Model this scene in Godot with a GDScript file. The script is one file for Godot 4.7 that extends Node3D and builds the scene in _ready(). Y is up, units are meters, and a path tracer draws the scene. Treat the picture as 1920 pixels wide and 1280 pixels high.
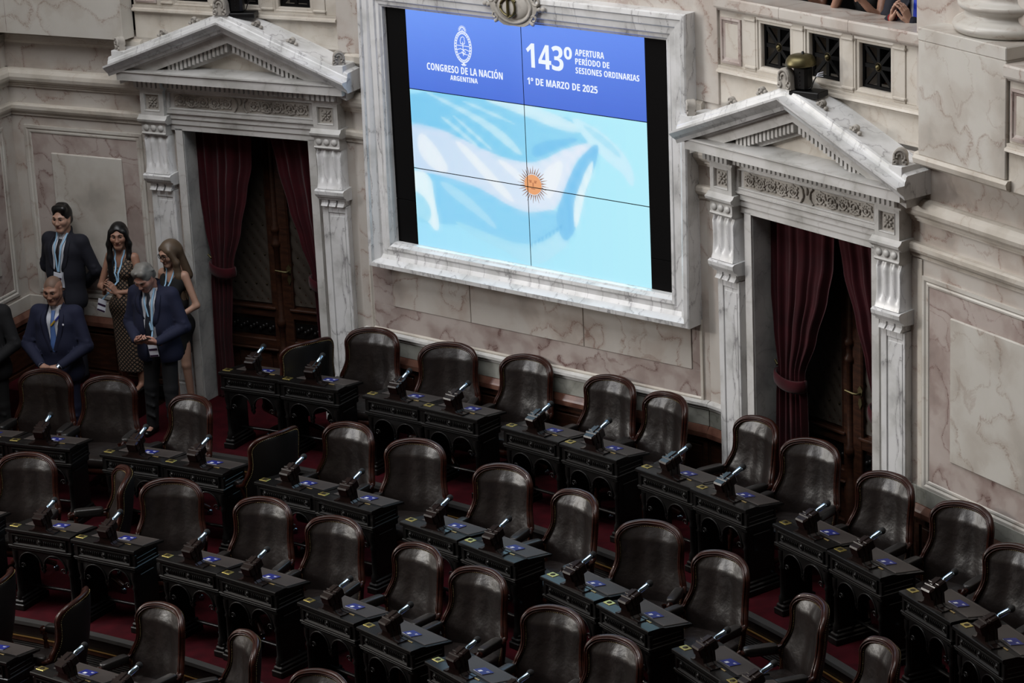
extends Node3D
# A parliamentary chamber seen from a high gallery: marble back wall with a video wall between two
# pedimented doors, and rows of wooden desks and leather armchairs stepping down in arcs.
# World: y up, metres, floor of the back row at y = 0, video wall in the plane z = 0.

var M := {}
var taken := {}
const CENTRE := Vector3(1.3, 0, 14.6)          # centre of the arcs of seats
const FLOORS := [0.0, -0.32, -0.58, -0.92, -1.2]
const DESK_R := [13.75, 12.08, 10.72, 8.95]    # radius of the desk fronts + 0.08 (plates)
const EDGE_R := [13.36, 11.69, 10.34, 8.5]     # where each tier ends

# ---------------------------------------------------------------- geometry helper
class Geo:
	var st := SurfaceTool.new()
	var t := Transform3D.IDENTITY
	var n := 0
	func _init() -> void:
		st.begin(Mesh.PRIMITIVE_TRIANGLES)
	func tri(a: Vector3, b: Vector3, c: Vector3) -> void:
		st.add_vertex(t * a); st.add_vertex(t * b); st.add_vertex(t * c)
		n += 1
	func flat() -> void:
		st.set_smooth_group(-1)
	func smooth() -> void:
		st.set_smooth_group(1)
	func quad(a: Vector3, b: Vector3, c: Vector3, d: Vector3) -> void:
		tri(a, b, c); tri(a, c, d)
	func box(c: Vector3, s: Vector3, bev := 0.0) -> void:
		flat()
		var h := s * 0.5
		if bev <= 0.0:
			var p: Array[Vector3] = []
			for i in 8:
				p.append(c + Vector3(h.x if i & 1 else -h.x, h.y if i & 2 else -h.y, h.z if i & 4 else -h.z))
			quad(p[4], p[6], p[7], p[5]); quad(p[1], p[3], p[2], p[0])
			quad(p[5], p[7], p[3], p[1]); quad(p[0], p[2], p[6], p[4])
			quad(p[6], p[2], p[3], p[7]); quad(p[0], p[4], p[5], p[1])
			return
		bev = minf(bev, minf(h.x, minf(h.y, h.z)) * 0.98)
		var v := func(sx: float, sy: float, sz: float, ax: int) -> Vector3:
			var q := Vector3(sx * (h.x - bev), sy * (h.y - bev), sz * (h.z - bev))
			q[ax] += [sx, sy, sz][ax] * bev
			return c + q
		for ax in 3:
			for sg in [-1.0, 1.0]:
				var cs: Array[Vector3] = []
				for k in [[-1.0, -1.0], [-1.0, 1.0], [1.0, 1.0], [1.0, -1.0]]:
					var w := [0.0, 0.0, 0.0]
					w[ax] = sg; w[(ax + 1) % 3] = k[0]; w[(ax + 2) % 3] = k[1]
					cs.append(v.call(w[0], w[1], w[2], ax))
				if sg > 0: quad(cs[0], cs[1], cs[2], cs[3])
				else: quad(cs[3], cs[2], cs[1], cs[0])
		for ax in 3:
			var b1 := (ax + 1) % 3
			var b2 := (ax + 2) % 3
			for k in [[-1.0, -1.0], [-1.0, 1.0], [1.0, 1.0], [1.0, -1.0]]:
				var w0 := [0.0, 0.0, 0.0]
				w0[b1] = k[0]; w0[b2] = k[1]
				var w1 := w0.duplicate()
				w0[ax] = -1.0; w1[ax] = 1.0
				var q: Array = [v.call(w0[0], w0[1], w0[2], b1), v.call(w1[0], w1[1], w1[2], b1), v.call(w1[0], w1[1], w1[2], b2), v.call(w0[0], w0[1], w0[2], b2)]
				if k[0] * k[1] > 0: quad(q[3], q[2], q[1], q[0])
				else: quad(q[0], q[1], q[2], q[3])
		for i in 8:
			var sx := 1.0 if i & 1 else -1.0
			var sy := 1.0 if i & 2 else -1.0
			var sz := 1.0 if i & 4 else -1.0
			var a: Vector3 = v.call(sx, sy, sz, 0)
			var b: Vector3 = v.call(sx, sy, sz, 1)
			var d: Vector3 = v.call(sx, sy, sz, 2)
			if sx * sy * sz > 0: tri(a, d, b)
			else: tri(a, b, d)
	# grid of points, rows x cols; smooth
	func grid(p: Array, close_u := false, close_v := false, is_smooth := true) -> void:
		if is_smooth: smooth()
		else: flat()
		var r := p.size()
		var c: int = p[0].size()
		for i in (r if close_v else r - 1):
			for j in (c if close_u else c - 1):
				var a: Vector3 = p[i][j]
				var b: Vector3 = p[i][(j + 1) % c]
				var d: Vector3 = p[(i + 1) % r][j]
				var e: Vector3 = p[(i + 1) % r][(j + 1) % c]
				quad(a, d, e, b)
	func fan(ring: Array, flip := false) -> void:
		flat()
		var m := Vector3.ZERO
		for q in ring: m += q
		m /= ring.size()
		for i in ring.size():
			if flip: tri(m, ring[(i + 1) % ring.size()], ring[i])
			else: tri(m, ring[i], ring[(i + 1) % ring.size()])
	# closed polygon (z, y) pulled along x
	func prism(poly: PackedVector2Array, x0: float, x1: float) -> void:
		flat()
		var k := poly.size()
		if Geometry2D.is_polygon_clockwise(poly):
			poly = poly.duplicate(); poly.reverse()
		for i in k:
			var a := poly[i]
			var b := poly[(i + 1) % k]
			quad(Vector3(x0, a.y, a.x), Vector3(x0, b.y, b.x), Vector3(x1, b.y, b.x), Vector3(x1, a.y, a.x))
		var ids := Geometry2D.triangulate_polygon(poly)
		for i in range(0, ids.size(), 3):
			var a := poly[ids[i]]; var b := poly[ids[i + 1]]; var c := poly[ids[i + 2]]
			tri(Vector3(x0, a.y, a.x), Vector3(x0, c.y, c.x), Vector3(x0, b.y, b.x))
			tri(Vector3(x1, a.y, a.x), Vector3(x1, b.y, b.x), Vector3(x1, c.y, c.x))
	# polygon in (x, y) pulled along z
	func slab(poly: PackedVector2Array, z0: float, z1: float) -> void:
		var old := t
		t = t * Transform3D(Basis(Vector3(0, 0, -1), Vector3.UP, Vector3(1, 0, 0)), Vector3.ZERO)
		var q := PackedVector2Array()
		for p in poly: q.append(Vector2(p.x, p.y))
		prism(q, -z1, -z0)
		t = old
	func lathe(prof: PackedVector2Array, seg := 16, arc := TAU) -> void:
		var rows := []
		for q in prof:
			var row := []
			for j in seg:
				var an := arc * j / (seg if arc >= TAU - 0.001 else seg - 1)
				row.append(Vector3(q.x * cos(an), q.y, q.x * sin(an)))
			rows.append(row)
		rows.reverse()
		grid(rows, arc >= TAU - 0.001)
	func tube(path: Array, rad: Variant, seg := 8, closed := false, squash := 1.0, up := Vector3.UP) -> void:
		var rows := []
		var k := path.size()
		for i in k:
			var f: Vector3
			if closed: f = path[(i + 1) % k] - path[(i - 1 + k) % k]
			else: f = path[mini(i + 1, k - 1)] - path[maxi(i - 1, 0)]
			f = f.normalized()
			var u := up
			if absf(f.dot(u)) > 0.95: u = Vector3(0.3, 0.2, 1).normalized()
			var s := f.cross(u).normalized()
			u = s.cross(f)
			var r: float = rad[i] if rad is Array else rad
			var row := []
			for j in seg:
				var an := TAU * j / seg
				row.append(path[i] + s * cos(an) * r + u * sin(an) * r * squash)
			rows.append(row)
		grid(rows, true, closed)
		if not closed:
			fan(rows[0]); fan(rows[k - 1], true)
	func ball(c: Vector3, r: Vector3, seg := 10, rings := 6) -> void:
		var rows := []
		for i in rings + 1:
			var a := PI * i / rings
			var row := []
			for j in seg:
				var b := TAU * j / seg
				row.append(c + Vector3(r.x * sin(a) * cos(b), r.y * cos(a), r.z * sin(a) * sin(b)))
			rows.append(row)
		rows.reverse()
		grid(rows, true)
	func mesh() -> ArrayMesh:
		st.generate_normals()
		return st.commit()

func put(called: String, g: Variant, m: Material, parent: Node = self) -> MeshInstance3D:
	var o := MeshInstance3D.new()
	o.mesh = g.mesh() if g is Geo else g
	o.material_override = m
	o.name = called
	add_named(o, called, parent)
	return o

func add_named(o: Node, called: String, parent: Node) -> void:
	var key := str(parent.get_instance_id()) + called
	var k: int = taken.get(key, 0)
	taken[key] = k + 1
	o.name = called if k == 0 else "%s_%03d" % [called, k]
	parent.add_child(o, true)

func thing(called: String, label: String, category: String, at := Transform3D.IDENTITY, group := "") -> Node3D:
	var o := Node3D.new()
	add_named(o, called, self)
	o.transform = at
	tag(o, label, category, group)
	return o

func tag(o: Node, label: String, category: String, group := "") -> void:
	o.set_meta("label", label); o.set_meta("category", category)
	if group: o.set_meta("group", group)

func struct(called: String, label: String, category: String, at := Transform3D.IDENTITY) -> Node3D:
	var o := thing(called, label, category, at)
	o.set_meta("kind", "structure")
	return o

func dup(o: Node3D, called: String, label: String, at: Transform3D) -> Node3D:
	var c: Node3D = o.duplicate()
	add_named(c, called, self)
	c.transform = at
	c.set_meta("label", label)
	return c

func part_dup(o: Node3D, called: String, parent: Node, at: Transform3D) -> Node3D:
	var c: Node3D = o.duplicate()
	add_named(c, called, parent)
	c.transform = at
	return c

# ---------------------------------------------------------------- materials
func mat(called: String, c: Color, rough := 0.6, metal := 0.0, spec := 0.5) -> StandardMaterial3D:
	var m := StandardMaterial3D.new()
	m.resource_name = called
	m.albedo_color = c; m.roughness = rough; m.metallic = metal; m.metallic_specular = spec
	m.cull_mode = BaseMaterial3D.CULL_DISABLED
	M[called] = m
	return m

func noise_tex(sd: int, freq: float, kind: int, ramp: Array, size := 512, warp := 0.0, oct := 5) -> NoiseTexture2D:
	var f := FastNoiseLite.new()
	f.seed = sd; f.frequency = freq; f.noise_type = FastNoiseLite.TYPE_SIMPLEX_SMOOTH
	f.fractal_type = kind; f.fractal_octaves = oct
	if warp > 0.0:
		f.domain_warp_enabled = true; f.domain_warp_amplitude = warp; f.domain_warp_frequency = freq * 1.3
		f.domain_warp_fractal_octaves = 3
	var g := Gradient.new()
	var offs := PackedFloat32Array()
	var cols := PackedColorArray()
	for q in ramp:
		offs.append(q[0]); cols.append(q[1])
	g.offsets = offs; g.colors = cols
	var tx := NoiseTexture2D.new()
	tx.width = size; tx.height = size; tx.seamless = true; tx.normalize = true
	tx.noise = f; tx.color_ramp = g
	return tx

func marble(called: String, base: Color, cloud: Color, vein: Color, sd: int, scale: float, rough := 0.35, veins := 1.0, stretch := Vector3.ONE) -> StandardMaterial3D:
	var m := mat(called, Color.WHITE, rough)
	# clouds of the two body tones, then a second layer of veins over it
	m.albedo_texture = noise_tex(sd, 0.006, FastNoiseLite.FRACTAL_FBM, [[0.0, cloud.darkened(0.12)], [0.35, cloud], [0.6, base], [1.0, base.lightened(0.08)]], 512, 40.0)
	m.uv1_triplanar = true
	m.uv1_triplanar_sharpness = 8.0
	m.uv1_scale = Vector3.ONE * scale
	m.uv1_offset = Vector3(sd * 0.137, sd * 0.071, sd * 0.311)
	if veins > 0.0:
		var clear := Color(1, 1, 1)
		var v := Color.WHITE.lerp(vein, veins)
		m.detail_enabled = true
		m.detail_blend_mode = BaseMaterial3D.BLEND_MODE_MUL
		m.detail_albedo = noise_tex(sd + 7, 0.0030, FastNoiseLite.FRACTAL_FBM, [[0.0, clear], [0.42, clear], [0.475, clear.lerp(v, 0.14)], [0.494, clear.lerp(v, 0.4)], [0.5, v], [0.505, clear.lerp(v, 0.25)], [0.53, clear], [0.70, clear], [0.715, clear.lerp(v, 0.4)], [0.725, clear], [1.0, clear]], 1024, 80.0, 3)
		m.detail_uv_layer = BaseMaterial3D.DETAIL_UV_2
		m.uv2_triplanar = true
		m.uv2_triplanar_sharpness = 8.0
		m.uv2_scale = stretch * scale * 0.62
		m.uv2_offset = Vector3(sd * 0.219, sd * 0.053, sd * 0.171)
	return m

func wood(called: String, a: Color, b: Color, rough: float, sd: int, coat := 0.0) -> StandardMaterial3D:
	var m := mat(called, Color.WHITE, rough)
	m.albedo_texture = noise_tex(sd, 0.012, FastNoiseLite.FRACTAL_FBM, [[0.0, a], [0.45, a.lerp(b, 0.4)], [0.7, b], [1.0, a]], 256, 30.0)
	m.uv1_triplanar = true
	m.uv1_scale = Vector3(1.2, 5.0, 5.0)
	m.metallic_specular = 0.32
	if coat > 0.0:
		m.clearcoat_enabled = true; m.clearcoat = coat; m.clearcoat_roughness = 0.08
	return m

func materials() -> void:
	marble("marble pink", Color(0.74, 0.715, 0.685), Color(0.705, 0.665, 0.63), Color(0.74, 0.63, 0.60), 3, 0.42)
	marble("marble rose", Color(0.69, 0.645, 0.62), Color(0.62, 0.56, 0.535), Color(0.56, 0.43, 0.42), 11, 0.55)
	marble("marble cream", Color(0.775, 0.75, 0.71), Color(0.735, 0.705, 0.66), Color(0.84, 0.79, 0.75), 5, 0.5, 0.4, 0.7)
	marble("marble beige", Color(0.765, 0.75, 0.72), Color(0.72, 0.695, 0.66), Color(0.74, 0.66, 0.63), 17, 0.35, 0.35, 0.8)
	marble("marble white", Color(0.85, 0.85, 0.85), Color(0.805, 0.805, 0.80), Color(0.58, 0.57, 0.58), 23, 0.75, 0.3, 1.0, Vector3(1.5, 0.5, 1.5))
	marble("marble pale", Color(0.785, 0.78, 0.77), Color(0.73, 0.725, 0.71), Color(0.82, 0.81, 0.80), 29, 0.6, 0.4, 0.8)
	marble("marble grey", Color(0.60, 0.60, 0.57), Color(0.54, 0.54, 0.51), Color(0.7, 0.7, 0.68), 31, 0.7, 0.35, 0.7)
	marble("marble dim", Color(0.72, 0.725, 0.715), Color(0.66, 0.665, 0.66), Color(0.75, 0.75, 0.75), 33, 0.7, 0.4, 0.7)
	marble("marble red", Color(0.42, 0.29, 0.24), Color(0.33, 0.21, 0.175), Color(1.0, 0.95, 0.9), 37, 0.9, 0.3, 0.5)
	marble("relief stone", Color(0.68, 0.66, 0.63), Color(0.60, 0.58, 0.55), Color(0.8, 0.8, 0.8), 41, 1.0, 0.7, 0.0)
	wood("wood black", Color(0.024, 0.02, 0.019), Color(0.048, 0.038, 0.035), 0.48, 43, 0.25)
	wood("wood mahogany", Color(0.115, 0.048, 0.032), Color(0.205, 0.085, 0.05), 0.36, 47, 0.2)
	wood("wood dark", Color(0.15, 0.088, 0.062), Color(0.235, 0.14, 0.095), 0.42, 53, 0.2)
	wood("wood microphone", Color(0.065, 0.042, 0.036), Color(0.11, 0.062, 0.052), 0.32, 59, 0.25)
	var l := mat("leather brown", Color.WHITE, 0.36)
	l.albedo_texture = noise_tex(61, 0.01, FastNoiseLite.FRACTAL_FBM, [[0.0, Color(0.085, 0.066, 0.06)], [1.0, Color(0.125, 0.098, 0.09)]], 256, 20.0)
	l.uv1_triplanar = true; l.uv1_scale = Vector3.ONE * 1.5
	l.roughness = 0.35
	l.normal_enabled = true
	l.normal_texture = noise_tex(63, 0.02, FastNoiseLite.FRACTAL_FBM, [[0.0, Color.BLACK], [1.0, Color.WHITE]], 256, 10.0)
	l.normal_texture.as_normal_map = true
	l.normal_texture.bump_strength = 3.0
	l.normal_scale = 0.5
	mat("leather outer", Color(0.06, 0.054, 0.05), 0.5)
	mat("leather arm", Color(0.115, 0.105, 0.10), 0.38)
	mat("leather pad", Color(0.215, 0.19, 0.178), 0.55)
	mat("pad border", Color(0.29, 0.26, 0.245), 0.5)
	mat("brass", Color(0.72, 0.66, 0.38), 0.32, 0.9)
	mat("brass nail", Color(0.62, 0.54, 0.36), 0.35, 0.8)
	mat("old brass", Color(0.40, 0.37, 0.26), 0.42, 0.85)
	mat("brass dark", Color(0.20, 0.17, 0.10), 0.4, 0.7)
	mat("chrome", Color(0.62, 0.72, 0.80), 0.18, 1.0)
	mat("black foam", Color(0.03, 0.03, 0.032), 0.8)
	mat("black metal", Color(0.05, 0.05, 0.055), 0.45, 0.3)
	mat("grille black", Color(0.02, 0.021, 0.024), 0.6, 0.0, 0.25)
	mat("black panel", Color(0.035, 0.031, 0.032), 0.7, 0.0, 0.2)
	mat("blue paper", Color(0.10, 0.14, 0.46), 0.5)
	mat("white paper", Color(0.85, 0.86, 0.9), 0.6)
	var cp := mat("carpet red", Color.WHITE, 0.95, 0.0, 0.2)
	cp.albedo_texture = noise_tex(67, 0.02, FastNoiseLite.FRACTAL_FBM, [[0.0, Color(0.155, 0.026, 0.048)], [1.0, Color(0.235, 0.042, 0.07)]], 256, 8.0)
	cp.uv1_triplanar = true; cp.uv1_scale = Vector3.ONE * 0.8
	mat("nosing", Color(0.17, 0.165, 0.16), 0.6)
	mat("gold strip", Color(0.50, 0.38, 0.20), 0.4, 0.6)
	var cv := mat("velvet red", Color.WHITE, 0.9, 0.0, 0.25)
	cv.albedo_texture = noise_tex(71, 0.015, FastNoiseLite.FRACTAL_FBM, [[0.0, Color(0.16, 0.02, 0.045)], [1.0, Color(0.23, 0.032, 0.066)]], 256, 8.0)
	cv.uv1_triplanar = true
	cv.rim_enabled = true; cv.rim = 0.25; cv.rim_tint = 0.9
	mat("tufted leather", Color(0.23, 0.205, 0.18), 0.5)
	mat("plaster", Color(0.55, 0.52, 0.48), 0.9)
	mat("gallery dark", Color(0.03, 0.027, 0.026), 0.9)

# ---------------------------------------------------------------- the scene
const SCREEN := 0.95
const SCREEN_LIGHT := 1.6

func area(called: String, at: Vector3, toward: Vector3, size: Vector2, e: float, c: Color) -> void:
	var l := AreaLight3D.new()
	l.name = called
	add_child(l, true)
	l.area_size = size
	l.light_color = c
	l.light_energy = e
	l.shadow_enabled = true
	l.area_range = 60.0
	l.look_at_from_position(at, toward, Vector3(0.01, 0, -1))

func _ready() -> void:
	# camera
	var cam := Camera3D.new()
	cam.name = "camera"
	add_child(cam)
	var yaw := -0.71407301
	var pit := 0.30814119
	var rol := -0.04663537
	var f := Vector3(sin(yaw) * cos(pit), -sin(pit), -cos(yaw) * cos(pit))
	var rt := Vector3(cos(yaw), 0, sin(yaw))
	var up := rt.cross(f)
	var r2 := rt * cos(rol) + up * sin(rol)
	var u2 := up * cos(rol) - rt * sin(rol)
	cam.transform = Transform3D(Basis(r2, u2, -f), Vector3(17.6598, 9.2403, 19.0535))
	cam.fov = 14.05553
	cam.near = 0.1
	cam.far = 100.0
	# surroundings
	var we := WorldEnvironment.new()
	we.name = "environment"
	var env := Environment.new()
	env.background_mode = Environment.BG_COLOR
	env.background_color = Color(0.02, 0.02, 0.022)
	env.tonemap_mode = Environment.TONE_MAPPER_LINEAR
	env.tonemap_exposure = 1.0
	env.sdfgi_enabled = true; env.ssao_enabled = true; env.ssil_enabled = true
	we.environment = env
	add_child(we)
	# unseen lights out of view: a broad one overhead, others at the left
	materials()
	hall_lights()
	walls()
	portal("door_1", "marble doorway with a pediment and curtains to the left of the screen", BAY_L * Transform3D(Basis.IDENTITY, Vector3(-1.25, 0, 0)))
	portal("door_2", "marble doorway with a pediment and curtains to the right of the screen", BAY_R * Transform3D(Basis.IDENTITY, Vector3(1.39, 0, 0)))
	curtains()
	surround()
	video_wall()
	upper_storey()
	bell("black electric bell with a brass gong on the right pediment", BAY_R * Transform3D(Basis(Vector3.UP, 0.3), Vector3(1.50, 4.13, 0.20)))
	bell("black electric bell on the left pediment, cut off by the top of the photo", BAY_L * Transform3D(Basis(Vector3.UP, 0.3), Vector3(-1.13, 4.15, 0.18)))
	tiers()
	furniture()
	people()

func hall_lights() -> void:
	var e := 1.0
	area("unseen_hall_light", Vector3(1.5, 12.9, 6.5), Vector3(1.5, 0, 6.5), Vector2(12, 7), 125.0 * e, Color(0.985, 0.99, 1.0))  # unseen overhead source, placed to light ledges and furniture from above
	area("unseen_left_light", Vector3(-8, 9.5, 13), Vector3(3, 1.5, 0), Vector2(5, 2.5), 65.0 * e, Color(0.985, 0.985, 1.0))  # unseen source out of view, placed to light the walls from front left
	var g := Geo.new()
	var gm := glow_mat("skylight glow", Color(1, 0.99, 0.98), 0.6)  # shared glow of the unseen panels
	for ix in 3:
		for iz in 2:
			g = Geo.new()
			g.box(Vector3.ZERO, Vector3(3.9, 0.08, 3.4), 0.01)
			var m := put("unseen_ceiling_light", g, gm)  # unseen glowing panel just above the overhead light
			m.position = Vector3(1.5 + (ix - 1) * 4.0, 13.08, 6.5 + (iz - 0.5) * 3.5)
			tag(m, "unseen glowing ceiling panel out of view, lighting the room from above", "unseen_hall_light", "unseen ceiling panels")
			m.set_meta("kind", "structure")
	g = Geo.new()
	g.box(Vector3(0, 0, 0.06), Vector3(4.9, 2.5, 0.08), 0.01)
	var gp := put("unseen_lamp_panel", g, gm)  # unseen glowing panel behind the left light, out of view
	gp.look_at_from_position(Vector3(-8, 9.5, 13), Vector3(3, 1.5, 0), Vector3(0.01, 0, -1))
	tag(gp, "unseen glowing panel out of view, lighting the walls from the left", "lamp")
	var i := 0
	for q in [[-11.0, 6.5, 9.0], [-11.5, 6.0, 12.0], [-11.0, 7.5, 15.0]]:
		var p := Vector3(q[0], q[1], q[2])
		var l := OmniLight3D.new()
		l.name = "unseen_left_lamp"  # unseen lamps out of view at the left, placed for glints on the chairs
		add_child(l, true)
		l.position = p
		l.light_energy = 38.0
		l.light_color = Color(1, 0.985, 0.96)
		l.omni_range = 60.0
		l.omni_attenuation = 2.0
		l.light_size = 0.12
		l.shadow_enabled = true
		g = Geo.new()
		g.ball(Vector3.ZERO, Vector3(0.16, 0.16, 0.16), 16, 10)
		var b := put("unseen_lamp_globe", g, glow_mat("lamp glow", Color(1, 0.97, 0.92), 8.0))  # glowing globe of the unseen lamp
		b.position = p
		tag(b, "%s unseen lamp globe out of view, placed to glint on the armchairs" % ORD[i], "lamp", "lamp globes out of view")
		i += 1

# ---------------------------------------------------------------- bays of the wall
func bay(at: Vector3, deg: float) -> Transform3D:      # x runs along the wall, z out into the room
	return Transform3D(Basis(Vector3.UP, deg_to_rad(deg)), at)

var BAY_C := Transform3D.IDENTITY
var BAY_L: Transform3D
var BAY_R: Transform3D
var BAY_FR: Transform3D
var BAY_FL: Transform3D

const TORUS := [[0.0, 3.235], [0.022, 3.24], [0.022, 3.262], [0.04, 3.268], [0.04, 3.285], [0.062, 3.295], [0.083, 3.32], [0.092, 3.355], [0.085, 3.395], [0.06, 3.43], [0.03, 3.44], [0.0, 3.44]]
const CYMA := [[0.0, 2.93], [0.018, 2.935], [0.02, 2.962], [0.05, 2.985], [0.062, 3.01], [0.062, 3.045], [0.045, 3.06], [0.0, 3.062]]
const LEDGE := [[0.0, 3.70], [0.02, 3.705], [0.03, 3.725], [0.055, 3.74], [0.055, 3.80], [0.03, 3.815], [0.0, 3.82]]
const DADO := [[0.0, 0.955], [0.03, 0.96], [0.034, 0.985], [0.052, 0.995], [0.05, 1.02], [0.03, 1.035], [0.0, 1.04]]
const RAIL := [[0.0, 0.69], [0.05, 0.69], [0.065, 0.70], [0.065, 0.745], [0.055, 0.762], [0.03, 0.80], [0.0, 0.80]]

func poly(a: Array, dz := 0.0, dy := 0.0) -> PackedVector2Array:
	var p := PackedVector2Array()
	for q in a: p.append(Vector2(q[0] + dz, q[1] + dy))
	return p

func run(called: String, prof: Array, x0: float, x1: float, m: String, parent: Node) -> void:
	var g := Geo.new()
	g.prism(poly(prof), x0, x1)
	put(called, g, M[m], parent)

func blk(called: String, x0: float, x1: float, y0: float, y1: float, z0: float, z1: float, m: String, parent: Node, bev := 0.004) -> MeshInstance3D:
	var g := Geo.new()
	g.box(Vector3((x0 + x1) / 2, (y0 + y1) / 2, (z0 + z1) / 2), Vector3(absf(x1 - x0), absf(y1 - y0), absf(z1 - z0)), bev)
	return put(called, g, M[m], parent)

# mouldings shared by every stretch of plain wall
func courses(o: Node, x0: float, x1: float, low := true, dado := true) -> void:
	run("torus_moulding", TORUS, x0, x1, "marble cream", o)
	run("string_moulding", CYMA, x0, x1, "marble cream", o)
	run("ledge_moulding", LEDGE, x0, x1, "marble cream", o)
	if low:
		if dado: run("dado_moulding", DADO, x0, x1, "marble pale", o)
		base(o, x0, x1, "marble grey" if dado else "marble beige")

func base(o: Node, x0: float, x1: float, plinth := "marble grey") -> void:
	blk("plinth_course", x0, x1, 0.80, 0.955, 0.0, 0.022, plinth, o)
	run("base_rail", RAIL, x0, x1, "marble red", o)
	var w := maxi(1, roundi((x1 - x0) / 0.7))
	for i in w:
		var a := x0 + (x1 - x0) * i / w
		var b := x0 + (x1 - x0) * (i + 1) / w
		if b - a > 0.3:
			frame_panel("wainscot_panel", a + 0.01, b - 0.01, 0.14, 0.68, 0.02, "wood dark", o)
	blk("wainscot_back", x0, x1, -0.3, 0.69, 0.0, 0.02, "wood dark", o)
	blk("skirting", x0, x1, 0.0, 0.13, 0.02, 0.05, "wood black", o)

func frame_panel(called: String, x0: float, x1: float, y0: float, y1: float, z: float, m: String, o: Node) -> void:
	var g := Geo.new()
	var e := 0.05
	g.box(Vector3((x0 + x1) / 2, y0 + e / 2, z + 0.01), Vector3(x1 - x0, e, 0.02), 0.004)
	g.box(Vector3((x0 + x1) / 2, y1 - e / 2, z + 0.01), Vector3(x1 - x0, e, 0.02), 0.004)
	g.box(Vector3(x0 + e / 2, (y0 + y1) / 2, z + 0.01), Vector3(e, y1 - y0, 0.02), 0.004)
	g.box(Vector3(x1 - e / 2, (y0 + y1) / 2, z + 0.01), Vector3(e, y1 - y0, 0.02), 0.004)
	g.box(Vector3((x0 + x1) / 2, (y0 + y1) / 2, z + 0.006), Vector3(x1 - x0 - e * 3, y1 - y0 - e * 3, 0.012), 0.006)
	put(called, g, M[m], o)

# a picture-frame moulding: profile (inset from the outer edge, height above the wall), mitred round a rectangle
func frame_geo(g: Geo, x0: float, x1: float, y0: float, y1: float, prof: Array) -> void:
	var rings := []
	for q in prof:
		var d: float = q[0]
		var z: float = q[1]
		rings.append([Vector3(x0 + d, y0 + d, z), Vector3(x1 - d, y0 + d, z), Vector3(x1 - d, y1 - d, z), Vector3(x0 + d, y1 - d, z)])
	rings.reverse()
	g.grid(rings, true, false, false)

func mould_frame(called: String, x0: float, x1: float, y0: float, y1: float, prof: Array, m: String, o: Node) -> void:
	var g := Geo.new()
	frame_geo(g, x0, x1, y0, y1, prof)
	put(called, g, M[m], o)

# framed field of veined marble: border band, groove, raised field
func field(o: Node, ox0: float, ox1: float, oy0: float, oy1: float, fx0: float, fx1: float, fy0: float, fy1: float) -> void:
	mould_frame("panel_moulding", ox0, ox1, oy0, oy1, [[0.0, 0.0], [0.0, 0.018], [0.03, 0.02], [0.045, 0.008], [0.06, 0.014], [0.075, 0.012], [0.085, 0.0]], "marble beige", o)
	var g := Geo.new()
	g.box(Vector3((ox0 + ox1) / 2, (oy0 + oy1) / 2, 0.0), Vector3(ox1 - ox0 - 0.16, oy1 - oy0 - 0.16, 0.008))
	put("border_slab", g, M["marble rose"], o)
	var h := Geo.new()
	h.box(Vector3((fx0 + fx1) / 2, (fy0 + fy1) / 2, 0.012), Vector3(fx1 - fx0, fy1 - fy0, 0.024), 0.010)
	put("field_slab", h, M["marble beige"], o)

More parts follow.
